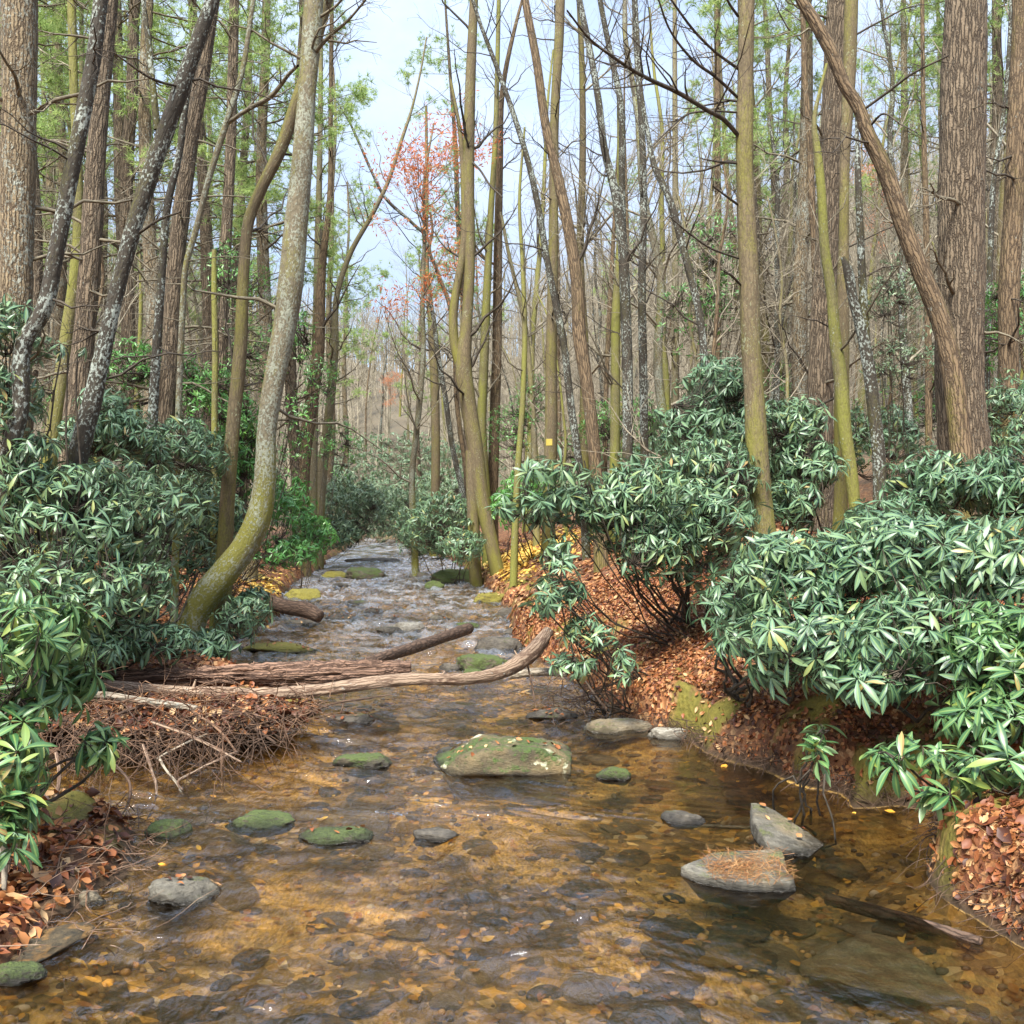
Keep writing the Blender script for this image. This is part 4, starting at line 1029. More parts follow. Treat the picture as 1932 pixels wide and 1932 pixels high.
# left side
bush('near rhododendron with long fresh green leaves overhanging the left edge', [(40,1210,120,105,5.0,0.45),(10,1320,110,90,4.9,0.4),(120,1290,60,60,5.2,0.3)], 150, 0.165, RHODON, base=(-3.1,5.6), singles=300, tmpl=LT_HI, droop=(-60,10), min_gap=0.2)
bush('drooping rhododendron spray below the left edge bush near the leaf mound', [(15,1440,70,80,4.6,0.3),(20,1555,45,50,4.4,0.2),(185,1400,30,40,5.2,0.15)], 60, 0.16, RHODON, base=(-2.9,5.0), singles=200, tmpl=LT_HI, droop=(-65,0), min_gap=0.1)
bush('wide silvery green rhododendron thicket filling the left bank', [(140,1000,150,130,8.6,0.9),(250,960,110,90,9.6,0.9),(330,960,110,90,12.8,1.0),(190,1120,140,90,8.4,0.8),(90,1130,120,80,7.6,0.6),(330,1060,70,80,12.2,0.5),(420,1000,60,80,13.6,0.5)], 1500, 0.155, base=(-3.9,9.6), singles=0, nstem=20, nl=(7,12))
bush('low rhododendron hanging over the water behind the fallen logs', [(230,1205,150,45,8.8,0.45),(380,1220,60,34,10.0,0.3),(130,1220,90,50,7.8,0.4)], 380, 0.15, base=(-3.6,9.4))
bush('rhododendron right of the curved tree foot drooping over the stream', [(455,1165,50,45,11.5,0.4),(480,1130,30,30,12,0.3)], 110, 0.14, base=(-3.75,12.3), sr=0.6)
bush('upper rhododendron rising at the black forked tree', [(215,830,90,60,10.5,0.7),(340,850,90,60,11.5,0.8),(200,770,50,35,10.5,0.4)], 380, 0.15, base=(-4.2,11.4))
bush('rhododendron beside the lichened trunk at the left edge', [(20,620,60,70,8.2,0.4),(10,750,60,70,8.2,0.5),(50,900,60,90,8.2,0.5),(120,660,70,14,8.4,0.2)], 190, 0.15, base=(-4.2,8.6))
bush('bright green laurel thicket on the left shore beyond the curved tree', [(540,960,60,60,17,1.2),(590,1010,45,45,18,1.0),(545,1040,60,30,16,0.9),(450,880,60,80,15.5,1.0)], 620, 0.14, LAUREL, base=(-5.2,17.4), sr=0.6, tmpl=LT_FAR, name='laurel', cat='laurel')
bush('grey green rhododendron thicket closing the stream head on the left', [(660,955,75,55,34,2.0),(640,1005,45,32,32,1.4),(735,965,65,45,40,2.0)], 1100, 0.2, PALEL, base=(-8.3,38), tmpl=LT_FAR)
bush('dense far rhododendron right of the stream head', [(830,990,75,62,25,1.6),(785,1010,42,40,28,1.4),(870,1030,45,35,23,1.2)], 900, 0.16, base=(-1.6,26.5), tmpl=LT_FAR)
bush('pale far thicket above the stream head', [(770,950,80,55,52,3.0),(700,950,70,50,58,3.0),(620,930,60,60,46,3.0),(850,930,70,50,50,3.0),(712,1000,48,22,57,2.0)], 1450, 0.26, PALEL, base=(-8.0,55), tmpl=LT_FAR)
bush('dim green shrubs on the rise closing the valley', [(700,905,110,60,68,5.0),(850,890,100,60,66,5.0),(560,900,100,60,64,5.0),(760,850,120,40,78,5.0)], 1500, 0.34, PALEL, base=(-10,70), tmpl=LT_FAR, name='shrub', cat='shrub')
for args in [('green shrub on the slope behind the great pine and the leaning trunk', [(1700,780,90,60,24,1.5),(1800,740,60,50,25,1.5)], 260, (10.5,25)),
             ('green shrub on the slope left of the grey furrowed pine', [(1460,740,90,60,26,1.5),(1380,780,60,50,25,1.5)], 260, (6.5,26)),
             ('green shrub deep in the wood behind the blazed trunk', [(1080,850,70,50,30,1.5),(1180,840,60,50,31,1.5)], 260, (2.5,31)),
             ('green shrub deep in the wood behind the black leaning trees', [(150,760,90,60,22,1.5),(270,790,70,50,23,1.5)], 260, (-9.0,22.5)),
             ('green laurel spray behind the foot of the black forked tree', [(250,700,60,60,14,0.8),(330,720,60,60,15,0.8)], 200, (-4.9,14.8)),
             ('laurel leaves around the bright snag', [(400,760,50,70,14.5,0.8),(455,800,40,60,15,0.8)], 240, (-4.3,15.4)),
             ('small green laurel at mid height right of the flared foot stem', [(640,840,40,60,23,1.0),(610,720,30,50,22,1.0)], 150, (-4.6,22.6)),
             ('light green laurel between the arching red brown trunk and the yellow green trunk', [(1210,800,60,60,21,1.0),(1130,800,40,50,21,1.0)], 200, (2.6,21.5)),
             ('green laurel sprays right of the great pine', [(1885,640,45,60,16,0.9),(1900,560,30,40,16,0.8)], 180, (7.6,16.6)),
             ('laurel leaves behind the forked twin tree', [(960,820,50,60,26,1.2),(1000,760,40,60,27,1.2)], 220, (0.1,26.6))]:
    bush(args[0], args[1], int(args[2] * 1.5), 0.11, LAUREL, base=args[3], sr=0.45, tmpl=LT_FAR, name='laurel', cat='laurel', nstem=6, nl=(4,8), droop=(-40,40))
# right side
bush('rhododendron branch reaching left over the right bank', [(1050,890,75,30,8.6,0.35),(985,960,55,30,8.4,0.3),(1060,960,60,55,8.8,0.4)], 110, 0.155, base=(1.6,9.4), nstem=5, sr=0.55, top_bias=0.2)
bush('thin drooping rhododendron over the orange leaf slope', [(1055,1060,40,45,8.2,0.3),(1035,1130,35,50,8.0,0.25),(1075,1115,30,30,8.2,0.25)], 60, 0.14, base=(1.1,8.8), sr=0.55, nstem=3)
bush('dark rhododendron mass left of the yellow mossy trunk', [(1200,960,120,95,9.0,0.7),(1310,1000,110,100,9.2,0.7),(1230,1030,70,60,8.8,0.4),(1330,900,90,80,9.6,0.6)], 800, 0.15, base=(1.7,9.8), nstem=12)
bush('tall rhododendron rising above the others behind the yellow mossy trunk', [(1350,720,65,50,11.2,0.6),(1320,810,90,60,11.0,0.7),(1400,800,60,70,11.4,0.6)], 420, 0.15, base=(2.2,12.0), nstem=8)
bush('rhododendron between the yellow mossy trunk and the grey pine', [(1490,800,60,50,10.8,0.6),(1520,880,60,60,10.6,0.6),(1490,950,50,50,10.2,0.5)], 420, 0.15, base=(3.1,11.4), nstem=8)
bush('great pale green rhododendron sweeping over the right bank', [(1500,1080,150,85,6.8,0.6),(1700,1060,170,95,6.6,0.7),(1860,1080,130,110,6.2,0.7),(1540,1190,160,80,6.3,0.55),(1740,1200,150,90,6.0,0.55),(1640,1270,110,55,5.9,0.4)], 900, 0.155, base=(2.6,7.3), singles=300, tmpl=LT_HI, nstem=18, droop=(-60,10))
bush('rhododendron crown in front of the great pine foot', [(1760,910,90,55,8.4,0.5),(1690,980,90,50,8.2,0.5),(1900,930,70,80,8.2,0.6)], 430, 0.15, base=(3.4,9.0), nstem=8)
bush('dark rhododendron leaning in from the right picture edge', [(1880,1230,120,90,5.6,0.5),(1880,1340,110,60,5.4,0.4)], 230, 0.16, RHODON, base=(2.9,6.2), singles=200, tmpl=LT_HI)
bush('lowest rhododendron with big fresh leaves above the cut bank', [(1700,1420,60,22,5.0,0.2),(1800,1440,70,35,4.9,0.22),(1890,1440,60,35,4.8,0.2),(1770,1500,25,14,4.8,0.1)], 34, 0.165, RHODON, base=(2.5,5.6), singles=240, tmpl=LT_HI, sr=0.55, droop=(-60,-5), nstem=6)
bush('small rhododendron sprig on the leaf slope left of the big fresh leaves', [(1545,1395,28,30,5.6,0.12),(1535,1450,25,20,5.5,0.1)], 9, 0.15, RHODON, base=(1.8,6.0), singles=90, tmpl=LT_HI, nstem=3, sr=0.55, droop=(-60,-10))
bush('rhododendron low on the slope under the great pale green one', [(1430,1200,80,60,6.9,0.35),(1370,1130,60,50,7.4,0.35),(1480,1270,70,40,6.4,0.25)], 120, 0.15, base=(1.8,7.6), nstem=6)
bush('small dark rhododendron at the root end of the curved log', [(1110,1200,55,45,8.2,0.3),(1080,1250,45,30,8.2,0.22),(1180,1250,35,30,8.0,0.2)], 70, 0.115, base=(0.95,8.7), nstem=5, sr=0.55)
bush('green bush at the far right behind the great pine', [(1890,770,60,60,13,0.9),(1920,840,40,60,12,0.7)], 260, 0.13, base=(6.3,13.4), tmpl=LT_FAR)
bush('light green bush behind the stems above the yellow leaf patch', [(1000,930,60,50,22,1.3),(960,960,40,40,22,1.0)], 330, 0.15, LAUREL, base=(0.4,22.5), tmpl=LT_FAR, name='laurel', cat='laurel')
bush('far green thicket between the straight trunks of the right bank', [(1120,930,70,40,19,1.0),(1480,860,90,60,18,1.0),(1660,830,80,70,17,1.0),(1260,870,90,50,20,1.0)], 900, 0.15, base=(3.4,20), tmpl=LT_FAR, nstem=14)
bush('tall spindly laurel with green sprays left of the curved tree', [(450,540,55,90,14.5,0.9),(480,680,60,80,15,0.9),(425,500,35,40,14.5,0.5)], 300, 0.085, LAUREL, base=(-4.9,16), sr=0.4, tmpl=LT_FAR, name='laurel', cat='laurel', nstem=8, nl=(4,8), droop=(-40,40))
bush('spindly laurel climbing right of the curved tree', [(565,640,25,80,14.5,0.5),(570,770,30,40,14.5,0.4),(560,850,30,60,15,0.5)], 150, 0.085, LAUREL, base=(-4.5,16), sr=0.35, tmpl=LT_FAR, name='laurel', cat='laurel', nstem=6, nl=(4,8), droop=(-40,40))
bush('airy green laurel left of the yellow mossy trunk', [(1340,470,60,70,17,1.0),(1300,600,70,70,17,1.0),(1370,560,40,60,17,0.8)], 330, 0.10, LAUREL, base=(3.0,17.8), sr=0.5, tmpl=LT_FAR, name='laurel', cat='laurel', nstem=9, nl=(4,8), droop=(-40,40))
bush('airy pale laurel right of the dark broken stem', [(1690,560,50,70,16,0.9),(1700,680,60,60,16,0.9)], 280, 0.10, PALEL, base=(6.2,16.5), sr=0.5, tmpl=LT_FAR, name='laurel', cat='laurel', nstem=8, nl=(4,8), droop=(-40,40))

# ------------------------------------------------------------------ wood behind: prototypes and copies
def needle_template(nn=9, L=0.13, w=0.006, seed=0):
    r = np.random.default_rng(seed); V = []; Fc = []
    for i in range(nn):
        d = nrm(r.normal(size=3) + np.array([0.9, 0, 0.3])) * L * r.uniform(0.7, 1.1)
        s = nrm(np.cross(d, r.normal(size=3))) * w
        a = len(V); V += [(-s).tolist(), s.tolist(), d.tolist()]; Fc.append([a, a + 1, a + 2])
    return np.array(V), np.array(Fc), np.zeros(len(V))

def proto_tree(kind, h, r, seed, col, nb=26, lean=0.0):
    rr = np.random.default_rng(seed)
    t = np.linspace(0, 1, 9)
    x = np.cumsum(rr.normal(size=9)) * 0.10; y = np.cumsum(rr.normal(size=9)) * 0.10
    pts = np.stack([x - x[0] + lean * t ** 1.5 * h, y - y[0], t * h, r * (1.15 - t) ** 0.8 + 0.006], -1)
    q = resample(pts, 22)
    parts = []
    V, Fs, bc = tubes(q[None, :, :3], q[None, :, 3], 7)
    parts.append(('trunk', build_mesh('trunk', V, Fs, {'bc': bc}, mats=[B[col]])))
    tp, tr = q[None, :, :3], q[None, :, 3]
    ac = Acc(); kids = []
    if kind == 'pine':
        c1, r1 = spawn(tp, tr, nb, 0.8, 2.6, 82, 0.05, 6, 0.07, 0.22, 0.98, rs=0.25, rmin=0.006, r=rr)
        c2, r2 = spawn(c1, r1, nb * 6, 0.3, 1.0, 45, 0.0, 4, 0.08, 0.1, rmin=0.004, flat=0.6, r=rr)
        c3, r3 = spawn(c2, r2, nb * 12, 0.15, 0.5, 45, 0.0, 4, 0.08, 0.1, rmin=0.003, r=rr)
    else:
        c1, r1 = spawn(tp, tr, nb, 1.0, 3.0, 48, 0.25, 6, 0.08, 0.2, 0.98, rs=0.45, rmin=0.006, r=rr)
        c2, r2 = spawn(c1, r1, nb * 7, 0.5, 1.5, 40, 0.15, 5, 0.08, 0.1, rmin=0.004, r=rr)
        c3, r3 = spawn(c2, r2, nb * 18, 0.2, 0.8, 38, 0.08, 4, 0.08, 0.1, rmin=0.003, r=rr)
    for c, rad in ((c1, r1), (c2, r2), (c3, r3)):
        V, Fs, bc = tubes(c, rad, 3); ac.add(V, Fs, bc=bc)
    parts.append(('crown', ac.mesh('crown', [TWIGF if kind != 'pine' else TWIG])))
    if kind in ('pine', 'red', 'hemlock'):
        c = np.concatenate([c2[:, 2:], c3[:, 1:4]]) if c2.shape[1] == 4 and False else None
        ends = np.concatenate([c2[:, -1], c2[:, -2], c3[:, -1], c3[:, 2]]); dirs = np.concatenate([c2[:, -1] - c2[:, 0], c2[:, -1] - c2[:, 0], c3[:, -1] - c3[:, 0], c3[:, -1] - c3[:, 0]])
        k = ends[:, 2] > h * (0.40 if kind == 'pine' else 0.35)
        k &= rr.random(len(k)) < (0.72 if kind == 'pine' else 0.85)
        ends, dirs = ends[k], dirs[k]
        if kind == 'red':
            tm = LT_FAR; ends = ends[ends[:, 2] > h * 0.6]; ends = np.repeat(ends, 6, 0) + rr.normal(size=(len(ends) * 6, 3)) * 0.13; dirs = rr.normal(size=ends.shape); sc = rr.uniform(0.09, 0.15, len(ends)); mt = REDL
        else:
            tm = needle_template(12, 0.16, 0.007, seed); sc = rr.uniform(0.8, 1.3, len(ends)); mt = NEEDLE
            ends = np.repeat(ends, 2, 0) + rr.normal(size=(len(ends) * 2, 3)) * 0.05; dirs = np.repeat(dirs, 2, 0); sc = np.repeat(sc, 2)
        R = frames(dirs, rr.normal(size=dirs.shape))
        V, Fs, rn, mid = scatter(tm, R, ends, sc, rr.random(len(ends)))
        parts.append(('foliage', build_mesh('foliage', V, Fs, {'rnd': rn, 'mid': mid}, mats=[mt])))
    return parts

PROTO = {
 'bare': [proto_tree('bare', rng.uniform(13, 18), rng.uniform(0.065, 0.11), 900 + k, c, 24, l) for k, (c, l) in enumerate([('olive', 0.02), ('dark', 0.1), ('brown', -0.06), ('moss', 0.05), ('grey', -0.1), ('bright', 0.08)])],
 'pine': [proto_tree('pine', rng.uniform(17, 22), rng.uniform(0.14, 0.2), 940 + k, c, 44, l) for k, (c, l) in enumerate([('pine', 0.0), ('pinel', 0.02), ('pine', -0.03)])],
 'sapling': [proto_tree('sapling', rng.uniform(5, 8), 0.035, 970 + k, c, 12, l) for k, (c, l) in enumerate([('bright', 0.08), ('olive', -0.1), ('dark', 0.15), ('brown', -0.05)])],
 'red': [proto_tree('red', 12.5, 0.09, 990, 'grey', 20, 0.03)],
}
def place(kind, x, y, sc, rz, label, group, cat='tree', name='tree', k=None):
    pr = PROTO[kind][k if k is not None else int(rng.integers(len(PROTO[kind])))]
    z = gz(x, y)
    root = thing(name, label, cat, (x, y, z - 0.1), group)
    root.rotation_euler = (0, 0, rz); root.scale = (sc, sc, sc)
    for nm, me in pr:
        o = bpy.data.objects.new(nm, me); COL.objects.link(o); o.parent = root
        if nm == 'foliage': o['kind'] = 'stuff'
    return root

occ = []
def free(x, y, gap):
    for (a, b) in occ:
        if (a - x) ** 2 + (b - y) ** 2 < gap * gap: return False
    occ.append((x, y)); return True
def zone(x, y):
    px = CX + F * x / y
    if y < 62 and abs(x - float(centre(np.array(y)))) < 3.2 + 0.03 * y: return False
    if 640 < px < 800 and y < 75: return False
    return abs(x) < 0.56 * y + 2
BARKS = {'bare': ['olive barked', 'black barked', 'brown barked', 'mossy', 'lichen grey', 'yellow green'], 'pine': ['grey brown', 'lichened', 'slightly leaning'], 'sapling': ['green mossed', 'olive', 'black', 'brown']}
def fill(kind, n, y0, y1, gap, labels, group, name='tree', cat='tree', xf=None, sc=(0.85, 1.15)):
    c = 0; t = 0
    while c < n and t < 6000:
        t += 1
        y = y0 + (y1 - y0) * rng.random() ** 0.8; x = rng.uniform(-0.58, 0.58) * y
        if not zone(x, y) or (xf and not xf(x, y)) or not free(x, y, gap): continue
        side = 'left' if x < float(centre(np.array(y))) else 'right'
        k = int(rng.integers(len(PROTO[kind]))); bark = BARKS[kind][k]
        place(kind, x, y, rng.uniform(*sc), rng.random() * 6.28, labels.format(side=side, bark=bark), group.format(side=side, bark=bark), cat, name, k); c += 1
fill('pine', 34, 17, 45, 1.8, 'tall green needled {bark} pine standing deep in the {side} bank wood', '{bark} pines deep in the {side} bank wood', 'pine_tree', 'pine', xf=lambda x, y: x < -0.13 * y or (x > 0.2 * y and rng.random() < 0.25))
fill('bare', 92, 19, 62, 1.1, 'bare slender {bark} tree standing deep in the {side} bank wood', 'bare {bark} trees deep in the {side} bank wood')
fill('sapling', 100, 14, 50, 0.7, 'thin leafless {bark} sapling in the crowded {side} bank wood', '{bark} saplings in the {side} bank wood', 'sapling', 'sapling')
fill('pine', 10, 55, 95, 3, 'far {bark} pine crown at the back of the {side} bank wood', 'far {bark} pines at the back of the {side} bank wood', 'pine_tree', 'pine')
fill('bare', 45, 62, 100, 2.0, 'far bare {bark} tree at the back of the {side} bank wood', 'far bare {bark} trees at the back of the {side} bank wood')
# trees singled out by colour
for (px, d, sc, lab) in [(785, 27, 0.97, 'red leaved tree glowing above the stream right of the sky gap'), 
                         (735, 84, 0.55, 'low orange tree far up the valley'), (1690, 44, 0.8, 'faded orange tree far behind the brown leaning trunk')]:
    x = (px - CX) / F * d
    place('red', x, d, sc, rng.random() * 6, lab, None, 'tree', 'red_leaved_tree')
for (px, d, k, lab) in [(555, 27, 0, 'pine whose green limbs hang over the left rim of the sky gap'), (608, 37, 1, 'second pine back from the stream at the left rim of the sky gap'), (885, 35, 2, 'pine behind the forked twin tree reaching into the sky gap'), (470, 21, 1, 'green pine between the mossy leaning tree and the grey pine'),
                       (790, 62, 0, 'lone pine closing the valley right of the sky gap'), (640, 50, 1, 'hazy pine at the left rim of the sky gap')]:
    place('pine', (px - CX) / F * d, d, 0.95, 1.0, lab, None, 'pine', 'pine_tree', k)

# far hillside wood as one mass
ac = Acc(); rr = np.random.default_rng(5)
NT = 1800
y = 58 + 130 * rr.random(NT) ** 0.9; x = rr.uniform(-0.62, 0.62, NT) * y
kk = ~((y < 72) & (np.abs(x / y * F + CX - 720) < 130)); x = x[kk]; y = y[kk]; NT = len(x)
z = terrain(x, y, False)
hh = rr.uniform(7, 11.5, NT)
t = np.linspace(0, 1, 5)
ln = rr.normal(size=(NT, 2)) * 0.06
pts = np.stack([x[:, None] + ln[:, :1] * hh[:, None] * t, y[:, None] + ln[:, 1:] * hh[:, None] * t, z[:, None] - 0.3 + hh[:, None] * t], -1)
rad = rr.uniform(0.07, 0.15, NT)[:, None] * (1.1 - t)
V, Fs, bc = tubes(pts, rad, 3); ac.add(V, Fs, bc=bc)
c1, r1 = spawn(pts, rad, NT * 12, 1.2, 3.6, 45, 0.3, 4, 0.1, 0.25, 1.0, rmin=0.02, r=rr)
V, Fs, bc = tubes(c1, r1, 3); ac.add(V, Fs, bc=bc)
c2, r2 = spawn(c1, r1, NT * 26, 0.6, 2.0, 40, 0.15, 3, 0.1, 0.1, rmin=0.014, r=rr)
V, Fs, bc = tubes(c2, r2, 3); ac.add(V, Fs, bc=bc)
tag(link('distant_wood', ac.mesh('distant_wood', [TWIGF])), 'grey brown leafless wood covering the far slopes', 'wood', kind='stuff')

# ------------------------------------------------------------------ logs and sticks
LOGM = {
 'root': bark_mat('root_wood', (0.19, 0.11, 0.065), (0.05, 0.027, 0.016), 30, 0.2, bump=0.002),
 'bare': bark_mat('log_bare_wood', (0.31, 0.22, 0.15), (0.08, 0.042, 0.027), 30, 0.08, lichen=0.12, bump=0.006),
 'ridge': bark_mat('log_ridged_bark', (0.25, 0.15, 0.10), (0.028, 0.014, 0.010), 34, 0.04, bump=0.02),
 'dark': bark_mat('log_dark_bark', (0.12, 0.075, 0.05), (0.03, 0.018, 0.012), 24, 0.2, bump=0.008),
 'grey': bark_mat('log_grey', (0.33, 0.28, 0.21), (0.10, 0.075, 0.05), 24, 0.2, lichen=0.5, bump=0.008),
}
def wood_piece(name, label, pts, mat, sides=20, amp=0.0, freq=14.0, stubs=(), seed=0, cat='log', group=None, endmat=None, part='bark'):
    """pts rows (px,py,w,d)"""
    w3 = np.array([[*P(px, py, d), w / F * d / 2] for px, py, w, d in pts])
    V, Fs, bc, q = trunk_mesh(w3, sides, max(12, len(w3) * 12), amp, freq, None, True, seed)
    base = w3[len(w3) // 2, :3].copy()
    me = build_mesh('wood', V - base, Fs, {'bc': bc}, mats=[mat])
    if not stubs:
        o = link(name, me, None, base); return tag(o, label, cat, group)
    root = thing(name, label, cat, base, group)
    link('wood', me, root)
    for (i, dx, dz, r) in stubs:
        c = q[int(i * (len(q) - 1))]
        top = c[:3] + np.array([dx, 0, dz])
        s = np.array([[*c[:3], r * 1.3], [*(c[:3] * 0.4 + top * 0.6), r], [*top, r * 0.5]])
        V, Fs, bc, _ = trunk_mesh(s, 6, 6, 0, 1, None, True)
        link('stub', build_mesh('stub', V - base, Fs, {'bc': bc}, mats=[mat]), root)
    return root
wood_piece('log', 'long smooth barkless log curving up at its right end', [(120,1262,20,8.0),(160,1285,24,8.0),(250,1298,24,8.1),(400,1307,26,8.2),(520,1309,26,8.3),(600,1302,25,8.4),(680,1291,24,8.5),(780,1281,24,8.6),(880,1281,25,8.8),(940,1270,28,9.0),(990,1243,31,9.3),(1018,1215,30,9.6),(1034,1192,22,9.8)], LOGM['bare'], 28, 0.012, 22, stubs=[(0.22, 0.03, 0.10, 0.012), (0.41, -0.04, 0.08, 0.009), (0.66, 0.05, 0.07, 0.010), (0.86, -0.06, 0.10, 0.012)], seed=3)
wood_piece('log', 'dark ridged log broken off square behind the smooth log', [(150,1288,30,8.6),(230,1281,36,8.7),(400,1275,42,8.8),(560,1272,46,8.9),(680,1269,48,9.0),(774,1267,44,9.1)], LOGM['ridge'], 64, 0.045, 20, stubs=[(0.70, 0.0, 0.13, 0.011), (0.86, 0.0, 0.13, 0.010), (0.3, -0.05, 0.12, 0.008), (0.52, 0.02, 0.12, 0.007)], seed=4)
wood_piece('log', 'dark wet log slanting up onto a rock behind the others', [(640,1272,22,9.2),(690,1252,22,9.6),(780,1222,22,10.8),(884,1186,22,12.8)], LOGM['dark'], 16, 0.006, 14, stubs=[(0.75, 0.0, 0.10, 0.012)], seed=6)
wood_piece('log', 'short fallen log stub on the left shore above the logs', [(490,1128,26,15.4),(540,1145,29,15.2),(580,1152,30,15.0),(604,1164,24,14.9)], LOGM['dark'], 16, 0.008, 12, seed=7)
wood_piece('log', 'pale lichened branch with a broken yellow end', [(140,1312,12,7.2),(200,1312,14,7.3),(240,1318,14,7.35),(310,1328,14,7.4),(372,1338,15,7.45)], LOGM['grey'], 12, 0.004, 12, seed=8)
wood_piece('log', 'drowned log lying under water at the lower right', [(1560,1695,22,4.78),(1650,1720,26,4.62),(1750,1750,28,4.38),(1850,1776,18,4.14)], LOGM['dark'], 14, 0.006, 12, seed=9)
wood_piece('log', 'grey beam just below the root end of the curved log', [(960,1275,14,9.9),(1010,1268,16,9.9),(1070,1270,14,9.8)], LOGM['grey'], 10, 0.004, 12, seed=10)

STK = [([(285,1362,4,7.0),(350,1385,6,6.95),(400,1408,6,6.9),(455,1438,4,6.8)], 'long tan stick slanting down from the debris to the water', 'bare'),
 ([(295,1432,5,6.9),(345,1405,5,7.0),(390,1385,4,7.1)], 'straight grey stick under the debris overhang', 'grey'),
 ([(300,1430,6,6.8),(315,1455,5,6.6),(335,1480,5,6.5),(345,1500,3,6.4)], 'pale kinked root dipping into the pool', 'grey'),
 ([(448,1418,4,7.0),(420,1430,5,6.8),(370,1455,5,6.6),(335,1478,4,6.45),(345,1490,3,6.4)], 'curved root reaching back from the debris point', 'bare'),
 ([(270,1405,5,6.7),(285,1450,6,6.5),(295,1490,5,6.35),(290,1520,3,6.25),(278,1545,2,6.2)], 'thin forked root hanging into the pool', 'bare'),
 ([(106,1420,6,5.9),(112,1460,7,5.8),(105,1510,7,5.7),(95,1550,6,5.65),(70,1580,5,5.6)], 'long winding root hanging in front of the dark hollow', 'bare'),
 ([(215,1440,5,6.3),(245,1480,6,6.2),(240,1520,5,6.1),(225,1545,3,6.05)], 'bowed dark root in the middle of the pool', 'dark'),
 ([(290,1600,4,5.5),(260,1640,6,5.3),(235,1670,7,5.1),(205,1700,5,4.95)], 'brown twig slanting down the side of the leaf mound', 'bare'),
 ([(275,1575,4,5.6),(300,1590,5,5.5),(345,1612,4,5.35)], 'forked brown twig pointing at the riffle', 'bare'),
 ([(5,1590,12,4.6),(8,1650,12,4.5),(2,1710,12,4.4)], 'thick pale stick standing upright at the lower left edge', 'grey'),
 ([(55,1625,10,4.7),(60,1680,10,4.6),(58,1740,8,4.5)], 'tan upright stick in the lower left litter', 'bare'),
 ([(60,1750,5,4.4),(75,1775,5,4.3),(90,1800,4,4.2)], 'short dark twig at the water edge lower left', 'dark'),
 ([(20,1620,6,4.7),(5,1680,7,4.6),(-8,1720,7,4.5)], 'dark stick crossing the upright pale stick', 'dark'),
 ([(1105,1285,4,8.6),(1130,1320,5,8.5),(1145,1338,4,8.45)], 'short pale stick on the right bank by the curved log', 'bare'),
 ([(1080,1320,3,8.9),(1130,1302,4,8.8),(1210,1262,4,8.7)], 'long thin twig lying up the right leaf bank', 'dark'),
 ([(1250,1552,5,6.05),(1330,1558,7,6.0),(1420,1562,7,5.95)], 'pale wet stick touching the tip of the tilted slab', 'grey'),
 ([(640,1262,3,9.0),(650,1310,4,8.8),(640,1360,3,8.6)], 'upright twig below the ridged log', 'dark'),
 ([(560,1360,3,8.4),(620,1330,4,8.4),(690,1318,4,8.4),(740,1310,2,8.4)], 'dark twig skimming the water below the logs', 'dark'),
 ([(180,1345,8,7.5),(290,1358,9,7.4),(400,1352,8,7.4),(470,1345,5,7.5)], 'thick brown stick lying along the top of the debris jam', 'bare'),
 ([(420,1335,7,7.6),(470,1368,7,7.4),(520,1402,5,7.2)], 'brown stick leaning down the right end of the debris jam', 'dark'),
 ([(160,1380,8,7.1),(230,1345,7,7.3),(300,1322,5,7.5)], 'dark stick angling up out of the left end of the debris jam', 'dark'),
 ([(520,1320,9,7.9),(525,1360,9,7.75),(528,1395,8,7.6)], 'short pale upright stick at the right tip of the debris jam', 'grey'),
 ([(360,1340,5,7.3),(420,1385,5,7.1),(450,1425,4,7.0)], 'crooked root reaching from the debris jam to the pool', 'root'),
 ([(990,1230,3,9.4),(1005,1300,4,9.2),(1012,1340,2,9.1)], 'thin root under the bend of the curved log', 'dark')]
for pts, lab, mt in STK:
    wood_piece('stick', lab, pts, LOGM[mt], 6, 0.0, 10, cat='stick')

# overhanging ledge of earth and roots in front of the logs
sm_, nt, out = new_mat('dark_earth'); g = N(nt)
ps_ = g.pos()
ec = g.mix(g.ramp(g.noise(g.mapv(ps_, (1, 1, 2)), 14, 6, 0.7), [(0.35, 0.0), (0.65, 1.0)]), (0.022, 0.013, 0.008), (0.12, 0.065, 0.033))
nt.links.new(g.bsdf(ec, 0.9, g.bump(g.noise(ps_, 30, 5, 0.7), 0.03, 1.0), spec=0.2), out.inputs[0])
V, Fc = rock_verts(808, 1.12, 0.52, 0.13, planes=14, rough=0.16)
c = P(300, 1372, 7.72)
V = V + fbm(V * 5, 4, 3)[:, None] * np.array([0.06, 0.06, 0.04])
lo = link('earth_ledge', build_mesh('earth_ledge', V, [Fc], mats=[sm_]), None, (c[0], 7.72, 0.19)); tag(lo, 'dark overhanging ledge of earth in the left bank', kind='structure')
LEDGE = (c[0], 7.72, 0.19, V, Fc)
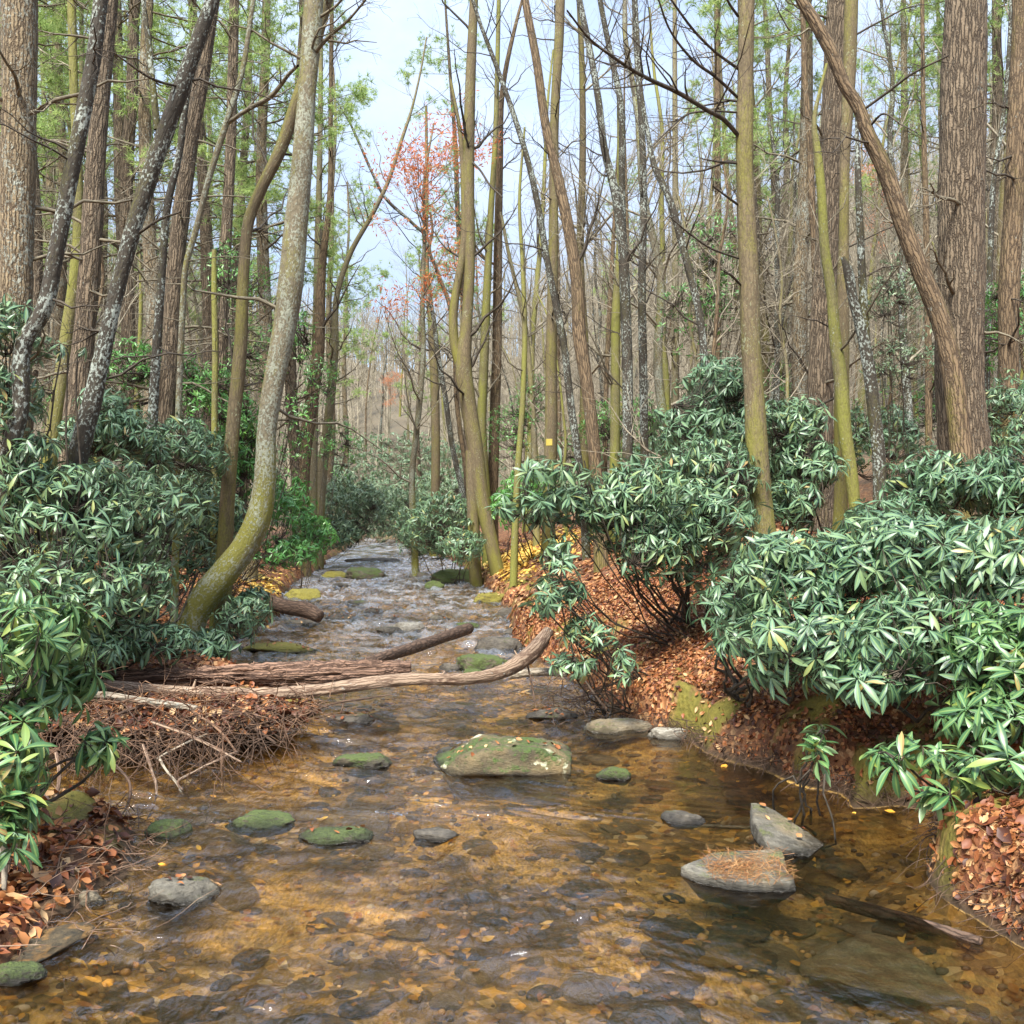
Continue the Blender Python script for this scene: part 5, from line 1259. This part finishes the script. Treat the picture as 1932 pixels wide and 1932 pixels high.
# tangle of roots and twigs in the debris jam
def tangle(name, label, n, sampler, lo, hi, mat, zc=(0.0, 0.4), curl=0.35, rad=(0.002, 0.006), down=0.0):
    p0 = sampler(n)
    d = nrm(rng.normal(size=(n, 3)) * np.array([1, 0.7, 0.45]) + np.array([0, 0, -down]))
    L = rng.uniform(lo, hi, n)
    Np = 9; s = np.linspace(0, 1, Np)
    pts = p0[:, None] + d[:, None] * (L[:, None] * s)[:, :, None]
    b = nrm(rng.normal(size=(n, 3)))
    pts += b[:, None] * (curl * L[:, None] * rng.uniform(0, 1, (n, 1)) * np.sin(s * np.pi * 1.2)[None])[:, :, None]
    w = np.cumsum(rng.normal(size=(n, Np, 3)), axis=1) * 0.02 * L[:, None, None]; pts += w
    pts[:, :, 2] = np.maximum(pts[:, :, 2], -0.03 - 0.05 * rng.random((n, 1)))
    r = rng.uniform(rad[0], rad[1], (n, 1)) * (1 - 0.6 * s)
    V, Fs, bc = tubes(pts, r, 4)
    o = link(name, build_mesh(name, V, Fs, {'bc': bc}, mats=[mat])); tag(o, label, 'roots', kind='stuff')
    return o
def box_sampler(pxa, pxb, pya, pyb, da, db, zj=0.1, onground=True):
    def f(n):
        d = rng.uniform(da, db, n); px = rng.uniform(pxa, pxb, n)
        x = (px - CX) / F * d
        z = H + (966 - rng.uniform(pya, pyb, n)) / F * d
        if onground: z = np.maximum(terrain(x, d, False), 0) + rng.random(n) * zj
        return np.stack([x, d, z], -1)
    return f
tangle('roots', 'tangle of dry roots and twigs in the debris jam below the logs', 430, box_sampler(150, 600, 1300, 1372, 7.1, 8.0, onground=False), 0.1, 0.42, LOGM['root'], down=0.15, rad=(0.0015, 0.006))
tangle('roots', 'dark roots dangling over the hollow in the left bank', 320, box_sampler(90, 540, 1345, 1400, 7.0, 7.4, onground=False), 0.25, 0.8, LOGM['dark'], down=0.9, rad=(0.0015, 0.005))
tangle('roots', 'pale fine roots hanging before the dark hollow', 120, box_sampler(60, 430, 1340, 1430, 6.1, 6.9, onground=False), 0.25, 0.7, LOGM['root'], down=0.8, rad=(0.0015, 0.004))
tangle('twigs', 'scattered twigs on the leaf bank at the lower left', 110, box_sampler(-20, 290, 0, 0, 4.0, 5.9, 0.06), 0.08, 0.4, LOGM['bare'], rad=(0.0015, 0.004))
tangle('twigs', 'fine dark twigs at the root end of the curved log', 150, box_sampler(1030, 1200, 0, 0, 8.3, 9.6, 0.25), 0.1, 0.55, LOGM['dark'], down=0.2, rad=(0.0015, 0.005))
def shore_sampler(x0, x1, y0, y1, z0, z1):
    def f(n):
        xs = rng.uniform(x0, x1, n * 60); ys = rng.uniform(y0, y1, n * 60); sd = sdist(xs, ys)
        k = np.where((sd > -0.02) & (sd < 0.10))[0]; k = rng.choice(k, n)
        return np.stack([xs[k], ys[k], rng.uniform(z0, z1, n)], -1)
    return f
tangle('roots', 'rootlets and dead stems fringing the cut right bank', 520, shore_sampler(0.6, 3.0, 3.9, 8.6, 0.06, 0.2), 0.06, 0.30, LOGM['dark'], down=0.7, rad=(0.001, 0.004))
tangle('roots', 'pale rootlets along the foot of the right bank', 260, shore_sampler(0.6, 3.0, 3.9, 8.6, 0.03, 0.15), 0.05, 0.28, LOGM['root'], down=0.5, rad=(0.001, 0.003))
tangle('twigs', 'twigs washed against the left shore', 200, shore_sampler(-3.5, -1.6, 3.9, 6.6, 0.0, 0.08), 0.06, 0.30, LOGM['root'], down=0.1, rad=(0.001, 0.004))

# ------------------------------------------------------------------ fallen leaves
def litter_template(seed):
    r = np.random.default_rng(seed)
    t = np.array([0, 0.3, 0.62, 1.0]); w = np.array([0.03, 0.30, 0.26, 0.02]) * r.uniform(0.8, 1.2)
    curl = r.uniform(-0.5, 0.6)
    V = []
    for ti, wi in zip(t, w):
        z = curl * (ti - 0.5) ** 2
        V += [[ti - 0.5, -wi, z + 0.35 * wi], [ti - 0.5, 0, z], [ti - 0.5, wi, z + 0.5 * wi]]
    Fq = []
    for i in range(3):
        a = i * 3; Fq += [[a, a + 3, a + 4, a + 1], [a + 1, a + 4, a + 5, a + 2]]
    return np.array(V), np.array(Fq), np.zeros(12)
def litter(name, label, x, y, mat, size=(0.05, 0.10), z=None, lift=0.015, tiltn=0.45, rs=None, nrmv=None):
    M = len(x)
    if z is None: z = terrain(x, y)
    ac = Acc()
    e = 0.04
    if nrmv is None:
        nx = (terrain(x + e, y, False) - terrain(x - e, y, False)) / (2 * e); ny = (terrain(x, y + e, False) - terrain(x, y - e, False)) / (2 * e)
        up = nrm(np.stack([-nx, -ny, np.ones(M)], -1))
    else: up = nrmv
    up = nrm(up + rng.normal(size=(M, 3)) * tiltn * 0.5)
    d = nrm(np.cross(up, rng.normal(size=(M, 3))))
    R = frames(d, up)
    pos_ = np.stack([x, y, z + rng.random(M) * lift + 0.004], -1)
    sc = rng.uniform(size[0], size[1], M); rnd = rng.random(M) if rs is None else rs
    for k in range(4):
        s = np.arange(M) % 4 == k
        if s.sum() == 0: continue
        V, Fs, rn, mid = scatter(litter_template(60 + k), R[s], pos_[s], sc[s], rnd[s]); ac.add(V, Fs, rnd=rn, mid=mid)
    o = link(name, ac.mesh(name, [mat])); return tag(o, label, 'fallen leaves', kind='stuff')

def land_points(n, x0, x1, y0, y1, smin, smax, pw=1.0, clump=None):
    x = rng.uniform(x0, x1, n); y = y0 + (y1 - y0) * rng.random(n) ** pw
    s = sdist(x, y); k = (s > smin - 0.14) & (s < smax) & (terrain(x, y) > 0.03) & (np.abs(x) < 0.54 * y + 0.4)
    k &= ~((x > -3.3) & (x < -1.5) & (y > 6.9) & (y < 7.9) & (rng.random(n) < 0.8))
    k &= ~((mossy(x, y) > 0.5) & (rng.random(n) < 0.86) & (y < 12))
    if clump is not None: k &= fbm(np.stack([x, y, x * 0], -1) * 1.3, 2, 8) > clump
    return x[k], y[k]
x, y = land_points(100000, -0.5, 4.2, 4.0, 14, 0.0, 3.0, 1.3)
litter('fallen_leaves', 'red brown fallen leaves carpeting the right bank', x, y, LITTER, (0.022, 0.055), tiltn=1.1, lift=0.03, rs=np.clip(rng.normal(0.42, 0.28, len(x)), 0, 0.999))
x, y = land_points(26000, -6, -1.2, 3.5, 13, 0.0, 2.5, 1.2)
litter('fallen_leaves', 'tan and orange fallen leaves on the left bank', x, y, LITTER, (0.03, 0.075), tiltn=1.0, lift=0.03, rs=np.clip(rng.normal(0.58, 0.24, len(x)), 0, 0.999))
x, y = land_points(30000, -9, 9, 13, 34, 0.0, 6.0, 1.2)
litter('fallen_leaves', 'pinkish brown fallen leaves on the farther banks', x, y, LITTER, (0.06, 0.12), rs=np.clip(rng.normal(0.66, 0.2, len(x)), 0, 0.999))
c = P(990, 1040, 25); x = rng.normal(c[0], 0.75, 2600); y = rng.normal(24.5, 1.9, 2600); k = sdist(x, y) > 0.3
litter('fallen_leaves', 'patch of bright yellow leaves beside the forked twin tree', x[k], y[k], YELLOWL, (0.08, 0.15), lift=0.05)
c = P(525, 1085, 20); x = rng.normal(c[0] + 0.2, 0.7, 1500); y = rng.normal(20.5, 1.8, 1500); k = sdist(x, y) > 0.05
litter('fallen_leaves', 'orange yellow leaves on the left shore below the laurel', x[k], y[k], YELLOWL, (0.07, 0.13), lift=0.04)
# large curled leaves close to the lens
x, y = land_points(1500, -3.2, -1.2, 3.6, 6.2, 0.0, 1.4)
litter('fallen_leaves', 'big pale curled leaves on the lower left bank', x, y, LITTER, (0.045, 0.10), lift=0.04, tiltn=1.2, rs=np.clip(rng.normal(0.75, 0.2, len(x)), 0, 0.999))
x, y = land_points(900, 1.5, 3.2, 3.6, 6.2, 0.0, 1.2)
litter('fallen_leaves', 'curled pinkish leaves on the mossy bank at the lower right', x, y, LITTER, (0.05, 0.10), lift=0.04, tiltn=0.8, rs=np.clip(rng.normal(0.75, 0.2, len(x)), 0, 0.999))
lx, ly, lz, lV, lF = LEDGE
tri = lV[lF] + np.array([lx, ly, lz]); nn_ = nrm(np.cross(tri[:, 1] - tri[:, 0], tri[:, 2] - tri[:, 0])); okk = np.where(nn_[:, 2] > 0.0)[0]
kk = rng.choice(okk, 4500); pc = tri[kk].mean(1) + rng.normal(size=(4500, 3)) * 0.02
litter('fallen_leaves', 'brown leaves matted on the overhanging ledge of the left bank', pc[:, 0], pc[:, 1], LITTER, (0.03, 0.08), z=pc[:, 2], nrmv=nn_[kk], tiltn=1.1, lift=0.03, rs=np.clip(rng.normal(0.42, 0.28, 4500), 0, 0.999))
if LIT:
    p = np.array([a for a, b in LIT]); nn = np.array([b for a, b in LIT])
    litter('fallen_leaves', 'orange leaves caught on top of the stream rocks', p[:, 0], p[:, 1], LITTER, (0.03, 0.06), z=p[:, 2], nrmv=nn, rs=np.clip(rng.normal(0.6, 0.2, len(p)), 0, 0.999))
# drowned leaves on the bed
x = rng.uniform(-3, 2.8, 2400); y = 3.4 + 8 * rng.random(2400) ** 1.2; k = sdist(x, y) < -0.05
litter('drowned_leaves', 'golden drowned leaves lying on the stream bed', x[k], y[k], GOLDL, (0.03, 0.075), lift=0.03, tiltn=0.25)
# pine needles: thin blades
def straw(name, label, pos_, n, Ls=(0.05, 0.10), upn=None):
    M = len(pos_); V = np.array([[-0.5, -0.012, 0], [-0.5, 0.012, 0], [0.5, 0.012, 0.02], [0.5, -0.012, 0.02]]); Fq = np.array([[0, 1, 2, 3]])
    up = nrm((upn if upn is not None else np.array([0, 0, 1.0])) + rng.normal(size=(M, 3)) * 0.25)
    R = frames(nrm(np.cross(up, rng.normal(size=(M, 3)))), up)
    VV, Fs, rn, mid = scatter((V, Fq, np.zeros(4)), R, pos_, rng.uniform(*Ls, M), rng.random(M))
    tag(link(name, build_mesh(name, VV, Fs, {'rnd': rn}, mats=[STRAW], smooth=False)), label, 'pine needles', kind='stuff')
x, y = land_points(30000, 0.2, 4, 4.0, 9, 0.0, 1.6, 1.2)
straw('pine_needles', 'brown pine needles strewn over the right bank', np.stack([x, y, terrain(x, y) + 0.01 + 0.02 * rng.random(len(x))], -1), 0)
bpy.context.view_layer.update()
for o in [o for o in COL.objects if o.get('label') == 'pointed flat slab covered with brown pine needles']:
    me = o.data; n_ = len(me.vertices); co = np.empty(n_ * 3, dtype=np.float32); me.vertices.foreach_get('co', co)
    Mx = np.array(o.matrix_world); co = co.reshape(-1, 3) @ Mx[:3, :3].T + Mx[:3, 3]
    no = np.empty(n_ * 3, dtype=np.float32); me.vertices.foreach_get('normal', no); no = no.reshape(-1, 3)
    k = np.where((no[:, 2] > 0.6) & (co[:, 2] > co[:, 2].max() * 0.5) & (co[:, 0] > co[:, 0].mean() - 0.14))[0]
    pk = rng.choice(k, 900); pp_ = co[pk] + rng.normal(size=(900, 3)) * np.array([0.012, 0.012, 0.001]) + np.array([0, 0, 0.006])
    straw('pine_needles', 'brown pine needles lying on the pointed flat slab', pp_, 0, (0.05, 0.09))
